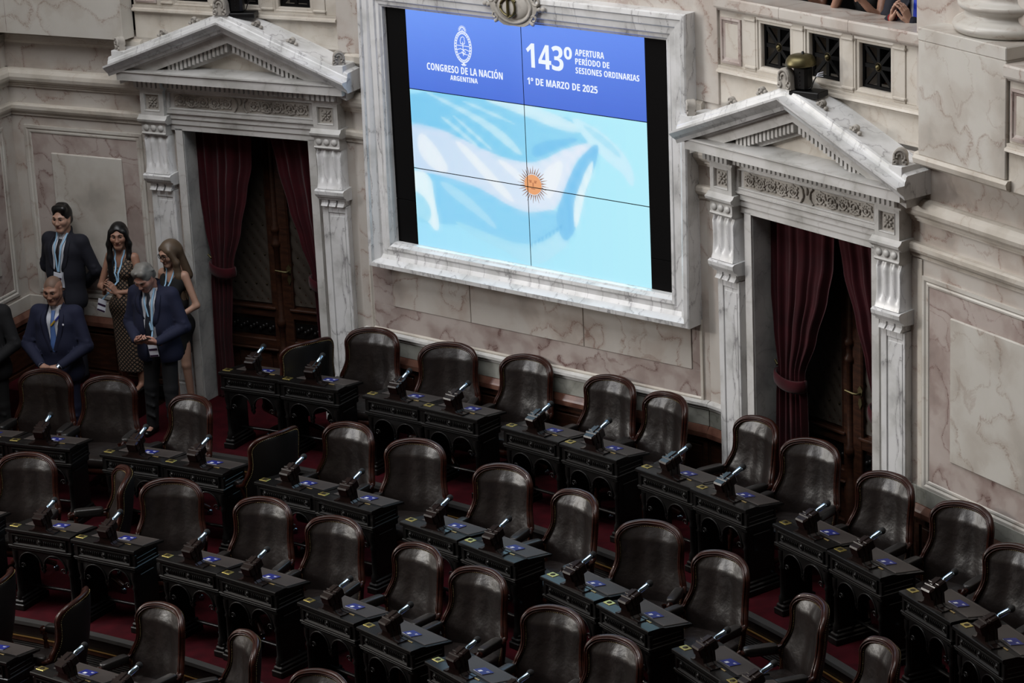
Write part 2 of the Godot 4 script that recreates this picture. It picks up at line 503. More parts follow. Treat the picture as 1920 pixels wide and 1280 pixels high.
func walls() -> void:
	BAY_L = bay(Vector3(-0.81, 0, -0.03), 12.5)
	BAY_R = bay(Vector3(3.473, 0, -0.03), -13.0)
	BAY_FR = bay(BAY_R * Vector3(2.633, 0, 0), -20.0)
	BAY_FL = bay(BAY_L * Vector3(-4.19, 0, 0), 108.0)
	# middle stretch, behind the screen
	var o := struct("wall_center", "pink veined marble wall around the big video screen", "wall")
	var z := -0.03
	blk("wall_slab", -0.86, 3.52, -1.2, 7.4, -0.45, z, "marble pink", o, 0.0)
	var t := Node3D.new()
	add_named(t, "lower_facing", o)
	t.position.z = z
	mould_frame("panel_moulding", -0.70, 3.40, 1.03, 1.80, [[0.0, 0.0], [0.0, 0.018], [0.02, 0.02], [0.035, 0.006], [0.05, 0.0]], "marble cream", t)
	blk("border_slab", -0.66, 3.38, 1.06, 1.31, 0.0, 0.006, "marble rose", t, 0.002)
	for q in [[-0.66, -0.40], [3.28, 3.38]]:
		blk("border_slab", q[0], q[1], 1.31, 1.78, 0.0, 0.006, "marble rose", t, 0.002)
	for q in [[-0.395, 0.62], [0.626, 2.02], [2.026, 3.275]]:
		blk("field_slab", q[0], q[1], 1.312, 1.80, 0.0, 0.014, "marble pink", t, 0.004)
	run("dado_moulding", DADO, -0.80, 3.46, "marble pale", t)
	base(t, -0.80, 3.46)
	for q in [[-0.82, -0.55], [3.40, 3.48]]:
		for pr in [["torus_moulding", TORUS], ["string_moulding", CYMA], ["ledge_moulding", LEDGE]]:
			run(pr[0], pr[1], q[0], q[1], "marble cream", t)
	# left stretch with its door hole
	o = struct("wall_left", "marble wall with a raised pale panel to the left of the left door", "wall", BAY_L)
	wall_with_hole(o, -4.45, 0.02, -1.25)
	courses(o, -4.19, -2.42, true, false)
	run("torus_moulding", TORUS, -0.10, 0.0, "marble cream", o)
	run("string_moulding", CYMA, -0.10, 0.0, "marble cream", o)
	field(o, -4.03, -2.53, 1.0, 2.83, -3.706, -2.81, 1.25, 2.55)
	blk("upper_pier", -4.19, -2.52, 3.84, 7.4, 0.0, 0.20, "marble beige", o)
	blk("pier_joint", -3.98, -3.975, 3.86, 6.0, 0.2, 0.201, "marble rose", o, 0.0)
	# right stretch with its door hole
	o = struct("wall_right", "marble wall that carries the right door and the balcony above it", "wall", BAY_R)
	wall_with_hole(o, -0.02, 2.66, 1.39)
	for q in [[0.0, 0.22], [2.56, 2.633]]:
		run("torus_moulding", TORUS, q[0], q[1], "marble cream", o)
		run("string_moulding", CYMA, q[0], q[1], "marble cream", o)
	run("dado_moulding", DADO, 0.0, 0.21, "marble pale", o)
	base(o, 0.0, 0.21)
	base(o, 2.565, 2.633)
	# far right stretch
	o = struct("wall_far_right", "marble wall with a large framed panel to the right of the right door", "wall", BAY_FR)
	blk("wall_slab", -0.02, 5.2, -1.2, 7.4, -0.45, 0.0, "marble pink", o, 0.0)
	courses(o, 0.0, 5.0, false)
	blk("pilaster_strip", 0.0, 0.062, 0.80, 2.92, 0.0, 0.012, "marble cream", o)
	field(o, 0.068, 4.2, 0.95, 2.79, 0.435, 3.83, 1.284, 2.52)
	base(o, 0.0, 5.0)
	# return on the far left
	o = struct("wall_far_left", "marble return wall with a framed panel at the left edge", "wall", BAY_FL)
	blk("wall_slab", -4.0, 0.0, -1.2, 7.4, -0.45, 0.0, "marble pink", o, 0.0)
	courses(o, -4.0, 0.0, true, false)
	run("ledge_moulding", LEDGE, -4.0, 0.0, "marble cream", o)
	field(o, -3.6, -0.20, 1.0, 2.83, -3.3, -0.5, 1.3, 2.52)
	# the rest of the room, out of view
	var shell := {"wall_front": [Vector3(4, 5, 27), Vector3(44, 17, 0.4)], "wall_side_right": [Vector3(24, 5, 12), Vector3(0.4, 17, 32)], "wall_side_left": [Vector3(-16, 5, 12), Vector3(0.4, 17, 32)], "wall_rear": [Vector3(4, 5, -4.5), Vector3(44, 17, 0.4)], "ceiling": [Vector3(4, 13.4, 11), Vector3(44, 0.4, 34)]}
	for k in shell:
		var g := Geo.new()
		g.box(shell[k][0], shell[k][1])
		var m := put(k, g, M["plaster"])
		m.set_meta("kind", "structure"); tag(m, "plain plaster surface closing the hall out of view", "wall" if k != "ceiling" else "ceiling")

func wall_with_hole(o: Node, x0: float, x1: float, c: float) -> void:
	blk("wall_slab", x0, c - 0.80, -1.2, 3.0, -0.30, 0.0, "marble pink", o, 0.0)
	blk("wall_slab", c + 0.80, x1, -1.2, 3.0, -0.30, 0.0, "marble pink", o, 0.0)
	blk("wall_slab", x0, x1, 2.93, 3.84, -0.30, 0.0, "marble pink", o, 0.0)
	# passage behind the opening
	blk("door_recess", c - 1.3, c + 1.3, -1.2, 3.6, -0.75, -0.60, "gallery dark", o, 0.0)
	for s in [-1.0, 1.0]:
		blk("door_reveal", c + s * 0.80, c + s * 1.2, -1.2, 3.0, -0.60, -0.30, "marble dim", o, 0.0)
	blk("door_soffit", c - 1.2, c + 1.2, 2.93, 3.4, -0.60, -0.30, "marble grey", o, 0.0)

# ---------------------------------------------------------------- marble door surround
const SLOPE := 0.37
func rake(x: float) -> float:
	return 4.13 - SLOPE * absf(x)

# a moulding that follows both slopes of the gable: points (dy below the rake, z)
func gable(called: String, prof: Array, half: float, m: String, o: Node) -> void:
	for s in [-1.0, 1.0]:
		var g := Geo.new()
		var a := []
		var b := []
		for q in prof:
			a.append(Vector3(0, rake(0) + q[0], q[1]))
			b.append(Vector3(s * half, rake(half) + q[0], q[1]))
		var rows := [a, b] if s < 0 else [b, a]
		g.grid(rows, true, false, false)
		g.fan(b, s > 0)
		put(called, g, M[m], o)

func scroll(g: Geo, c: Vector3, r0: float, turns: float, rad: float, ax: Vector3, ay: Vector3, start := 0.0, dirn := 1.0) -> void:
	var path := []
	var rr := []
	var k := int(turns * 12)
	for i in k + 1:
		var f := float(i) / k
		var an := start + dirn * f * turns * TAU
		path.append(c + (ax * cos(an) + ay * sin(an)) * r0 * (1.0 - 0.78 * f))
		rr.append(rad * (1.0 - 0.45 * f))
	g.tube(path, rr, 6)

func acroterion(o: Node, at: Vector3, deg: float, h: float, called: String) -> void:
	var g := Geo.new()
	g.t = Transform3D(Basis(Vector3.UP, deg_to_rad(deg)), at)
	var pts := PackedVector2Array()
	for i in 21:
		var a := PI * i / 20.0
		pts.append(Vector2(cos(a) * h * 0.42, h * 0.50 + sin(a) * h * 0.5))
	pts.append(Vector2(-h * 0.46, 0.0)); pts.append(Vector2(h * 0.46, 0.0))
	g.slab(pts, -0.03, 0.03)
	for z in [0.032, -0.032]:
		var path := []
		for i in 15:
			var a := -0.35 + (PI + 0.7) * i / 14.0
			path.append(Vector3(cos(a) * h * 0.33, h * 0.52 + sin(a) * h * 0.37, z))
		g.tube(path, 0.014, 6)
		var p2 := []
		for i in 11:
			var a := -0.2 + (PI + 0.4) * i / 10.0
			p2.append(Vector3(cos(a) * h * 0.17, h * 0.50 + sin(a) * h * 0.22, z))
		g.tube(p2, 0.012, 6)
		for s in [-1.0, 1.0]:
			scroll(g, Vector3(s * h * 0.30, h * 0.16, z), h * 0.15, 1.4, 0.013, Vector3(s, 0, 0), Vector3.UP, PI / 2)
	put(called, g, M["relief stone"], o)

func rosette(g: Geo, c: Vector3, r: float) -> void:
	g.ball(c + Vector3(0, 0, 0.006), Vector3(r * 0.2, r * 0.2, 0.018))
	for i in 8:
		var a := TAU * i / 8.0
		var d := Vector3(cos(a), sin(a), 0)
		var old := g.t
		g.t = old * Transform3D(Basis(Vector3(0, 0, 1), a), c + d * r * 0.58)
		g.ball(Vector3.ZERO, Vector3(r * 0.38, r * 0.2, 0.013), 8, 4)
		g.t = old
	for i in 4:
		var a := TAU * (i + 0.5) / 4.0
		var d := Vector3(cos(a), sin(a), 0)
		g.ball(c + d * r * 1.12, Vector3(r * 0.2, r * 0.2, 0.011), 6, 4)

func foliage(g: Geo, x0: float, x1: float, yc: float, h: float, z: float, sgn: float) -> void:
	var k := 5
	for i in k:
		var cx := x0 + (x1 - x0) * (i + 0.5) / k
		var up := 1.0 if i % 2 == 0 else -1.0
		scroll(g, Vector3(cx, yc, z), h * 0.46, 1.8, 0.0115, Vector3(-sgn, 0, 0), Vector3(0, up, 0), 0.0, 1.0)
		g.ball(Vector3(cx, yc, z + 0.004), Vector3(0.016, 0.016, 0.012), 8, 4)
		for j in 5:
			var a := PI * (0.1 + 0.2 * j) * up
			var old := g.t
			g.t = old * Transform3D(Basis(Vector3(0, 0, 1), a * sgn), Vector3(cx, yc, z) + Vector3(-sgn * cos(a) * sgn, sin(a), 0) * h * 0.34)
			g.ball(Vector3.ZERO, Vector3(0.026, 0.011, 0.010), 7, 4)
			g.t = old
		for q in [[-0.05, 0.042], [0.05, 0.042], [-0.045, -0.045], [0.048, -0.04]]:
			g.ball(Vector3(cx + q[0], yc + q[1], z), Vector3(0.020, 0.013, 0.010), 7, 4)

func portal(called: String, label: String, at: Transform3D) -> void:
	var o := struct(called, label, "doorway", at)
	for s in [-1.0, 1.0]:
		var p := Node3D.new()
		add_named(p, "pilaster", o)
		p.position = Vector3(s * 1.026, 0, 0)
		# shaft with a sunk panel
		var g := Geo.new()
		g.box(Vector3(0, 1.13, 0.034), Vector3(0.285, 2.30, 0.068), 0.003)
		g.box(Vector3(-0.108, 1.13, 0.074), Vector3(0.069, 2.30, 0.012), 0.004)
		g.box(Vector3(0.13, 1.13, 0.074), Vector3(0.025, 2.30, 0.012), 0.004)
		g.box(Vector3(0.023, 2.245, 0.074), Vector3(0.19, 0.07, 0.012), 0.004)
		g.box(Vector3(0.023, 0.10, 0.074), Vector3(0.19, 0.2, 0.012), 0.004)
		g.box(Vector3(0.023, 1.20, 0.068), Vector3(0.165, 1.95, 0.014), 0.004)
		put("shaft", g, M["marble white"], p)
		# drops under the ledge
		for k in 3:
			var d := Geo.new()
			d.prism(poly([[0.0, 2.285], [0.125, 2.285], [0.10, 2.318], [0.10, 2.36], [0.0, 2.36]]), -0.13 + k * 0.093, -0.056 + k * 0.093)
			put("drop", d, M["marble white"], p)
		g = Geo.new()
		g.prism(poly([[0.0, 2.34], [0.115, 2.35], [0.12, 2.37], [0.15, 2.385], [0.165, 2.41], [0.17, 2.445], [0.15, 2.46], [0.0, 2.47]]), -0.165, 0.165)
		put("ledge", g, M["marble white"], p)
		# fluted console: hollows between fillets, swelling towards the top
		g = Geo.new()
		var rows := []
		for i in 19:
			var f := i / 18.0
			var y := 2.465 + f * 0.41
			var zz := 0.106 + 0.032 * smoothstep(0.0, 0.2, 1.0 - f) - 0.012 * sin((1.0 - f) * PI)
			var hw := 0.143 - 0.006 * sin(f * PI)
			var row := [Vector3(-hw, y, 0.0)]
			for j in 31:
				var u := j / 30.0
				var fl := fmod(u * 3.0, 1.0)
				var dep := 0.0
				if fl > 0.16 and fl < 0.84 and f > 0.14:
					dep = 0.020 * sin((fl - 0.16) / 0.68 * PI) * smoothstep(0.14, 0.26, f)
				if f < 0.14: zz = 0.150 - 0.02 * f / 0.14
				row.append(Vector3(-hw + 2 * hw * u, y, zz - dep))
			row.append(Vector3(hw, y, 0.0))
			rows.append(row)
		rows.reverse()
		g.grid(rows, false, false)
		put("console", g, M["marble white"], p)
		g = Geo.new()
		g.prism(poly([[0.0, 2.865], [0.135, 2.865], [0.155, 2.885], [0.145, 2.90], [0.145, 2.99], [0.0, 2.99]]), -0.145, 0.145)
		put("disc_block", g, M["marble pale"], p)
		for k in 3:
			var d := Geo.new()
			d.t = Transform3D(Basis(Vector3(1, 0, 0), PI / 2), Vector3(-0.088 + k * 0.088, 2.945, 0.14))
			d.lathe(PackedVector2Array([Vector2(0, 0.022), Vector2(0.022, 0.02), Vector2(0.034, 0.012), Vector2(0.036, 0.0)]), 16)
			put("disc", d, M["marble pale"], p)
		g = Geo.new()
		g.prism(poly([[0.0, 2.985], [0.145, 2.985], [0.16, 3.0], [0.178, 3.012], [0.185, 3.035], [0.16, 3.05], [0.142, 3.075], [0.0, 3.08]]), -0.172, 0.172)
		put("capital", g, M["marble pale"], p)
		g = Geo.new()
		g.box(Vector3(0, 3.205, 0.06), Vector3(0.285, 0.28, 0.12), 0.003)
		frame_geo(g, -0.142, 0.142, 3.07, 3.345, [[0.0, 0.1], [0.0, 0.142], [0.045, 0.142], [0.05, 0.148], [0.056, 0.142], [0.06, 0.118]])
		put("block", g, M["marble pale"], p)
		g = Geo.new()
		g.box(Vector3(0, 3.208, 0.119), Vector3(0.17, 0.165, 0.004))
		rosette(g, Vector3(0, 3.208, 0.125), 0.058)
		put("rosette", g, M["relief stone"], p)
		# trim that runs down the inside of the jamb
		var q := Geo.new()
		q.prism(poly([[0.0, 0.0], [0.05, 0.0], [0.05, 2.93], [0.0, 2.93]]), -s * 0.236 - 0.043, -s * 0.236 + 0.043)
		put("jamb_trim", q, M["marble pale"], p)
		q = Geo.new()
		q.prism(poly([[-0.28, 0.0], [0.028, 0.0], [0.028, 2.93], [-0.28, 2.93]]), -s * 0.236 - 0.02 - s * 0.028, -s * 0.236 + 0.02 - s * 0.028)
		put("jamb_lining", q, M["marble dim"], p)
	# lintel, frieze
	var g := Geo.new()
	g.prism(poly([[-0.28, 2.915], [0.05, 2.915], [0.05, 2.975], [0.064, 2.98], [0.064, 3.035], [0.078, 3.04], [0.078, 3.085], [0.10, 3.10], [0.10, 3.118], [0.0, 3.12]]), -0.885, 0.885)
	put("architrave", g, M["marble pale"], o)
	g = Geo.new()
	g.box(Vector3(0, 3.23, 0.035), Vector3(1.77, 0.23, 0.07))
	frame_geo(g, -0.885, 0.885, 3.115, 3.345, [[0.0, 0.05], [0.0, 0.09], [0.022, 0.092], [0.03, 0.098], [0.038, 0.09], [0.042, 0.07]])
	put("frieze", g, M["marble pale"], o)
	g = Geo.new()
	g.box(Vector3(0, 3.23, 0.07), Vector3(1.60, 0.15, 0.004))
	foliage(g, -0.79, -0.10, 3.23, 0.135, 0.076, 1.0)
	foliage(g, 0.79, 0.10, 3.23, 0.135, 0.076, -1.0)
	for s in [-1.0, 1.0]:
		var arcp := []
		for i in 9:
			var a := -1.1 + 2.2 * i / 8.0
			arcp.append(Vector3(s * (0.115 - 0.075 * cos(a)), 3.23 + 0.078 * sin(a), 0.078))
		g.tube(arcp, 0.011, 6)
	g.ball(Vector3(0, 3.265, 0.078), Vector3(0.02, 0.035, 0.012))
	put("frieze_relief", g, M["relief stone"], o)
	# dentils
	g = Geo.new()
	for i in 42:
		var x := -1.165 + i * 0.0568
		var zf := 0.21 if absf(x) > 0.87 else 0.165
		g.box(Vector3(x, 3.408, zf / 2), Vector3(0.034, 0.075, zf))
	var dn := put("dentil_course", g, M["marble pale"], o)
	dn.set_meta("kind", "stuff")
	g = Geo.new()
	for s in [-1.0, 1.0]:
		g.prism(poly([[0.0, 3.335], [0.15, 3.335], [0.15, 3.355], [0.175, 3.36], [0.175, 3.455], [0.0, 3.455]]), s * 1.03 - 0.165, s * 1.03 + 0.165)
	g.prism(poly([[0.0, 3.335], [0.10, 3.335], [0.10, 3.355], [0.125, 3.36], [0.125, 3.455], [0.0, 3.455]]), -0.9, 0.9)
	put("bed_moulding", g, M["marble pale"], o)
	g = Geo.new()
	g.prism(poly([[0.0, 3.452], [0.29, 3.452], [0.29, 3.532], [0.305, 3.542], [0.305, 3.558], [0.06, 3.585], [0.0, 3.585]]), -1.325, 1.325)
	put("cornice", g, M["marble pale"], o)
	# gable
	g = Geo.new()
	g.slab(PackedVector2Array([Vector2(-1.28, 3.54), Vector2(1.28, 3.54), Vector2(0, 3.98)]), 0.0, 0.06)
	put("tympanum", g, M["marble cream"], o)
	gable("raking_fascia", [[-0.240, 0.0], [-0.240, 0.225], [-0.14, 0.228], [-0.125, 0.245], [-0.115, 0.245], [-0.115, 0.0]], 1.335, "marble pale", o)
	gable("raking_cyma", [[-0.12, 0.0], [-0.12, 0.31], [-0.085, 0.325], [-0.06, 0.36], [-0.02, 0.40], [0.0, 0.402], [0.0, 0.315], [0.03, 0.31], [0.04, 0.30], [0.065, 0.295], [0.075, 0.28], [0.085, 0.0]], 1.405, "marble white", o)
	for s in [-1.0, 1.0]:
		var d := Geo.new()
		for i in 24:
			var x := 0.045 + i * 0.050
			if rake(x) - 0.30 < 3.55: break
			d.box(Vector3(s * x, rake(x) - 0.282, 0.095), Vector3(0.030, 0.088, 0.19))
		d.flat()
		var a0 := Vector3(0, rake(0) - 0.365, 0.12)
		var b0 := Vector3(s * 0.66, rake(0.66) - 0.365, 0.12)
		d.quad(a0, b0, b0 + Vector3(0, 0.035, 0), a0 + Vector3(0, 0.035, 0))
		d.quad(a0, b0, b0 - Vector3(0, 0, 0.05), a0 - Vector3(0, 0, 0.05))
		put("raking_dentils", d, M["marble pale"], o).set_meta("kind", "stuff")
		acroterion(o, Vector3(s * 1.285, 3.755, 0.24), 35.0 * s, 0.135, "corner_acroterion")
		g = Geo.new()
		g.box(Vector3(s * 1.285, 3.68, 0.15), Vector3(0.15, 0.15, 0.30), 0.004)
		put("acroterion_block", g, M["marble white"], o)
		for q in [0.37, 0.76]:
			var k := Geo.new()
			var c := Vector3(s * q, rake(q) + 0.10, 0.22)
			k.ball(c + Vector3(0, 0.012, 0), Vector3(0.032, 0.032, 0.032), 10, 6)
			scroll(k, c + Vector3(0, 0.012, 0.03), 0.026, 1.3, 0.008, Vector3(1, 0, 0), Vector3.UP)
			for e in [-1.0, 1.0]:
				k.ball(c + Vector3(e * 0.045, -0.008 - e * s * 0.014, 0.01), Vector3(0.022, 0.018, 0.02), 8, 5)
			put("roof_knob", k, M["relief stone"], o)
	acroterion(o, Vector3(0, 4.185, 0.285), 0.0, 0.18, "apex_acroterion")
	door_leaves(o)

func door_leaves(o: Node) -> void:
	for s in [-1.0, 1.0]:
		var d := Node3D.new()
		add_named(d, "door_leaf", o)
		d.position = Vector3(s * 0.395, 0, -0.47)
		var g := Geo.new()
		g.box(Vector3(0, 1.45, -0.02), Vector3(0.785, 2.9, 0.04))
		for e in [-1.0, 1.0]:
			g.box(Vector3(e * 0.335, 1.45, 0.015), Vector3(0.115, 2.9, 0.05), 0.008)
			g.box(Vector3(e * 0.27, 1.9, 0.012), Vector3(0.02, 1.9, 0.06), 0.008)
		for y in [0.08, 0.56, 0.90, 2.84]:
			g.box(Vector3(0, y, 0.012), Vector3(0.6, 0.10, 0.048), 0.008)
		g.box(Vector3(0, 0.955, 0.03), Vector3(0.62, 0.03, 0.06), 0.008)
		g.box(Vector3(0, 0.50, 0.03), Vector3(0.62, 0.025, 0.06), 0.008)
		g.box(Vector3(0, 0.32, 0.006), Vector3(0.40, 0.28, 0.03), 0.012)
		put("wood_frame", g, M["wood dark"], d)
		g = Geo.new()
		for i in 13:
			g.ball(Vector3(-0.24 + i * 0.04, 0.73 + 0.025 * sin(i * 2.1), 0.014), Vector3(0.024, 0.03, 0.016), 7, 4)
		g.box(Vector3(0, 0.73, 0.002), Vector3(0.56, 0.16, 0.014))
		put("carved_band", g, M["wood black"], d)
		# buttoned leather, dimpled at each stud
		g = Geo.new()
		var rows := []
		for i in 45:
			var row := []
			for j in 17:
				var x := -0.26 + 0.52 * j / 16.0
				var y := 1.0 + 1.78 * i / 44.0
				var u := x / 0.13
				var v := y / 0.16
				var b := cos((u + v) * PI) * cos((u - v) * PI)
				row.append(Vector3(x, y, 0.012 - 0.016 * pow(absf(b), 3.0)))
			rows.append(row)
		rows.reverse()
		g.grid(rows)
		put("tufted_leather", g, M["tufted leather"], d)
		g = Geo.new()
		for i in 12:
			for j in 5:
				var u := -2 + j
				var y := 1.04 + i * 0.16
				var x: float = u * 0.13 + (0.065 if i % 2 == 1 else 0.0)
				if absf(x) < 0.25 and y < 2.76: g.ball(Vector3(x, y - (0.0 if i % 2 == 0 else 0.0), 0.006), Vector3(0.012, 0.012, 0.008), 7, 4)
		put("leather_stud", g, M["brass dark"], d).set_meta("kind", "stuff")
	# meeting stile, a turned colonnette with rings
	var g := Geo.new()
	g.lathe(PackedVector2Array([Vector2(0.05, 0.02), Vector2(0.05, 0.5), Vector2(0.035, 0.52), Vector2(0.035, 0.76), Vector2(0.055, 0.78), Vector2(0.055, 0.84), Vector2(0.034, 0.87), Vector2(0.034, 1.62), Vector2(0.055, 1.64), Vector2(0.055, 1.67), Vector2(0.038, 1.70), Vector2(0.038, 1.78), Vector2(0.055, 1.80), Vector2(0.055, 1.83), Vector2(0.034, 1.87), Vector2(0.034, 2.86)]), 12)
	g.t = Transform3D(Basis.IDENTITY, Vector3(0, 0, 0))
	var ms := put("meeting_stile", g, M["wood dark"], o)
	ms.position = Vector3(-0.03, 0, -0.44)
	var h := Node3D.new()
	add_named(h, "door_handle", o)
	h.position = Vector3(0.11, 1.38, -0.425)
	g = Geo.new()
	g.tube([Vector3(0, 0, 0), Vector3(0, 0, 0.05), Vector3(-0.03, 0.002, 0.06), Vector3(-0.13, 0.012, 0.06)], [0.012, 0.011, 0.011, 0.009], 8)
	put("lever", g, M["old brass"], h)
	g = Geo.new()
	g.slab(PackedVector2Array([Vector2(-0.022, -0.02), Vector2(0.022, -0.02), Vector2(0.03, 0.03), Vector2(0, 0.07), Vector2(-0.03, 0.03)]), 0.0, 0.008)
	g.slab(PackedVector2Array([Vector2(0, -0.15), Vector2(0.022, -0.10), Vector2(0.015, -0.05), Vector2(-0.015, -0.05), Vector2(-0.022, -0.10)]), 0.0, 0.008)
	put("escutcheon", g, M["old brass"], h)

# ---------------------------------------------------------------- velvet curtains
# rows: (y, left, right, amplitude of the folds)
func curtain(label: String, at: Transform3D, rows_in: Array, tie_y: float, folds: float) -> void:
	var o := thing("curtain", label, "curtain", at)
	var g := Geo.new()
	var rows := []
	var ny := 46
	for i in ny + 1:
		var y: float = lerpf(rows_in[0][0], rows_in[-1][0], float(i) / ny)
		var k := 0
		while k < rows_in.size() - 2 and y < rows_in[k + 1][0]: k += 1
		var f: float = clampf((rows_in[k][0] - y) / (rows_in[k][0] - rows_in[k + 1][0]), 0, 1)
		f = f * f * (3 - 2 * f) * 0.6 + f * 0.4
		var l: float = lerpf(rows_in[k][1], rows_in[k + 1][1], f)
		var r: float = lerpf(rows_in[k][2], rows_in[k + 1][2], f)
		var am: float = lerpf(rows_in[k][3], rows_in[k + 1][3], f)
		var front := []
		for j in 61:
			var u := j / 60.0
			var ph := u * folds * TAU
			var z := am * (0.6 * sin(ph) + 0.3 * sin(ph * 1.7 + 1.3) + 0.25 * sin(ph * 0.53 + 2.0 + y * 0.8))
			front.append(Vector3(lerpf(l, r, u), y, z - 0.02 * (2 * u - 1) * (2 * u - 1)))
		rows.append(front)
	g.grid(rows, false, false)
	put("cloth", g, M["velvet red"], o)
	# tie-back: a sagging band wrapped round the gathered cloth
	for q in rows_in:
		if absf(q[0] - tie_y) < 0.01:
			var path := []
			var rr := []
			for i in 25:
				var a := TAU * i / 24.0
				var x: float = (q[1] + q[2]) / 2 + cos(a) * ((q[2] - q[1]) / 2 + 0.012)
				path.append(Vector3(x, tie_y - 0.05 - 0.05 * sin(clampf((x - q[1]) / (q[2] - q[1]), 0, 1) * PI * 0.6), sin(a) * 0.085))
				rr.append(0.016)
			var tb := Geo.new()
			tb.tube(path, rr, 8, false, 3.6)
			put("tieback", tb, M["velvet red"], o)
			tb = Geo.new()
			var wall_x: float = q[1] if q[1] < 0 else q[2]
			tb.tube([Vector3(wall_x, tie_y + 0.03, 0.0), Vector3(wall_x - 0.05 * signf(-wall_x), tie_y + 0.06, -0.02)], 0.012, 6)
			put("tieback_hook", tb, M["old brass"], o)

func curtains() -> void:
	var left := [[2.90, -0.79, 0.06, 0.022], [2.55, -0.78, 0.045, 0.03], [2.26, -0.76, -0.03, 0.035], [1.85, -0.72, -0.18, 0.035], [1.49, -0.665, -0.335, 0.03], [1.25, -0.69, -0.30, 0.04], [0.6, -0.71, -0.28, 0.04], [0.02, -0.70, -0.28, 0.035]]
	var right := [[2.90, 0.10, 0.79, 0.022], [2.55, 0.17, 0.785, 0.03], [2.15, 0.32, 0.78, 0.035], [1.80, 0.44, 0.77, 0.035], [1.45, 0.53, 0.765, 0.025], [1.2, 0.52, 0.77, 0.03], [0.6, 0.51, 0.775, 0.035], [0.02, 0.50, 0.78, 0.03]]
	var dl := BAY_L * Transform3D(Basis.IDENTITY, Vector3(-1.25, 0, -0.16))
	var dr := BAY_R * Transform3D(Basis.IDENTITY, Vector3(1.39, 0, -0.16))
	curtain("dark red velvet curtain gathered at the left jamb of the right door", dr, left, 1.49, 6.0)
	curtain("dark red velvet curtain tied back against the right jamb of the right door", dr, right, 1.45, 5.0)
	var l2 := left.duplicate(true)
	var xs := [[-0.79, -0.07], [-0.785, -0.09], [-0.76, -0.17], [-0.72, -0.28], [-0.66, -0.40], [-0.69, -0.44], [-0.70, -0.50], [-0.71, -0.50]]
	for i in l2.size():
		l2[i][1] = xs[i][0]; l2[i][2] = xs[i][1]
	curtain("dark red velvet curtain swagged at the left jamb of the left door beside the people", dl, l2, 1.49, 5.0)
	var r2 := right.duplicate(true)
	var xr := [0.15, 0.22, 0.32, 0.43, 0.55, 0.57, 0.59, 0.60]
	for i in r2.size(): r2[i][1] = xr[i]
	curtain("dark red velvet curtain tied back at the right jamb of the left door", dl, r2, 1.45, 4.0)
	for q in [[dl, "brass curtain rod under the lintel of the left door"], [dr, "brass curtain rod under the lintel of the right door"]]:
		var g := Geo.new()
		g.tube([Vector3(-0.79, 2.895, 0), Vector3(0.79, 2.895, 0)], 0.012, 8)
		var m := put("curtain_rod", g, M["brass dark"])
		m.transform = q[0]
		tag(m, q[1], "curtain rod")

# ---------------------------------------------------------------- video wall
const SW := 2.86
const SH := 2.34
const SY := 2.0

func fill_poly(im: Image, pts: Array, c1: Color, c2: Color, amount := 1.0) -> void:
	var w := im.get_width()
	var h := im.get_height()
	var y0 := 1e9
	var y1 := -1e9
	for q in pts:
		y0 = minf(y0, q[1]); y1 = maxf(y1, q[1])
	for y in range(maxi(0, int(y0 * h)), mini(h, int(y1 * h) + 1)):
		var v := (y + 0.5) / h
		var xs := []
		for i in pts.size():
			var a: Array = pts[i]
			var b: Array = pts[(i + 1) % pts.size()]
			if (a[1] > v) != (b[1] > v):
				xs.append(a[0] + (v - a[1]) / (b[1] - a[1]) * (b[0] - a[0]))
		xs.sort()
		for k in range(0, xs.size() - 1, 2):
			for x in range(maxi(0, int(xs[k] * w)), mini(w, int(xs[k + 1] * w) + 1)):
				var c := c1.lerp(c2, float(x) / w)
				im.set_pixel(x, y, c if amount >= 1.0 else im.get_pixel(x, y).lerp(c, amount))

func round_off(pts: Array) -> Array:       # Chaikin corner cutting, so that the cloth edges flow
	for n in 2:
		var o := []
		for i in pts.size():
			var a: Array = pts[i]
			var b: Array = pts[(i + 1) % pts.size()]
			o.append([a[0] * 0.75 + b[0] * 0.25, a[1] * 0.75 + b[1] * 0.25])
			o.append([a[0] * 0.25 + b[0] * 0.75, a[1] * 0.25 + b[1] * 0.75])
		pts = o
	return pts

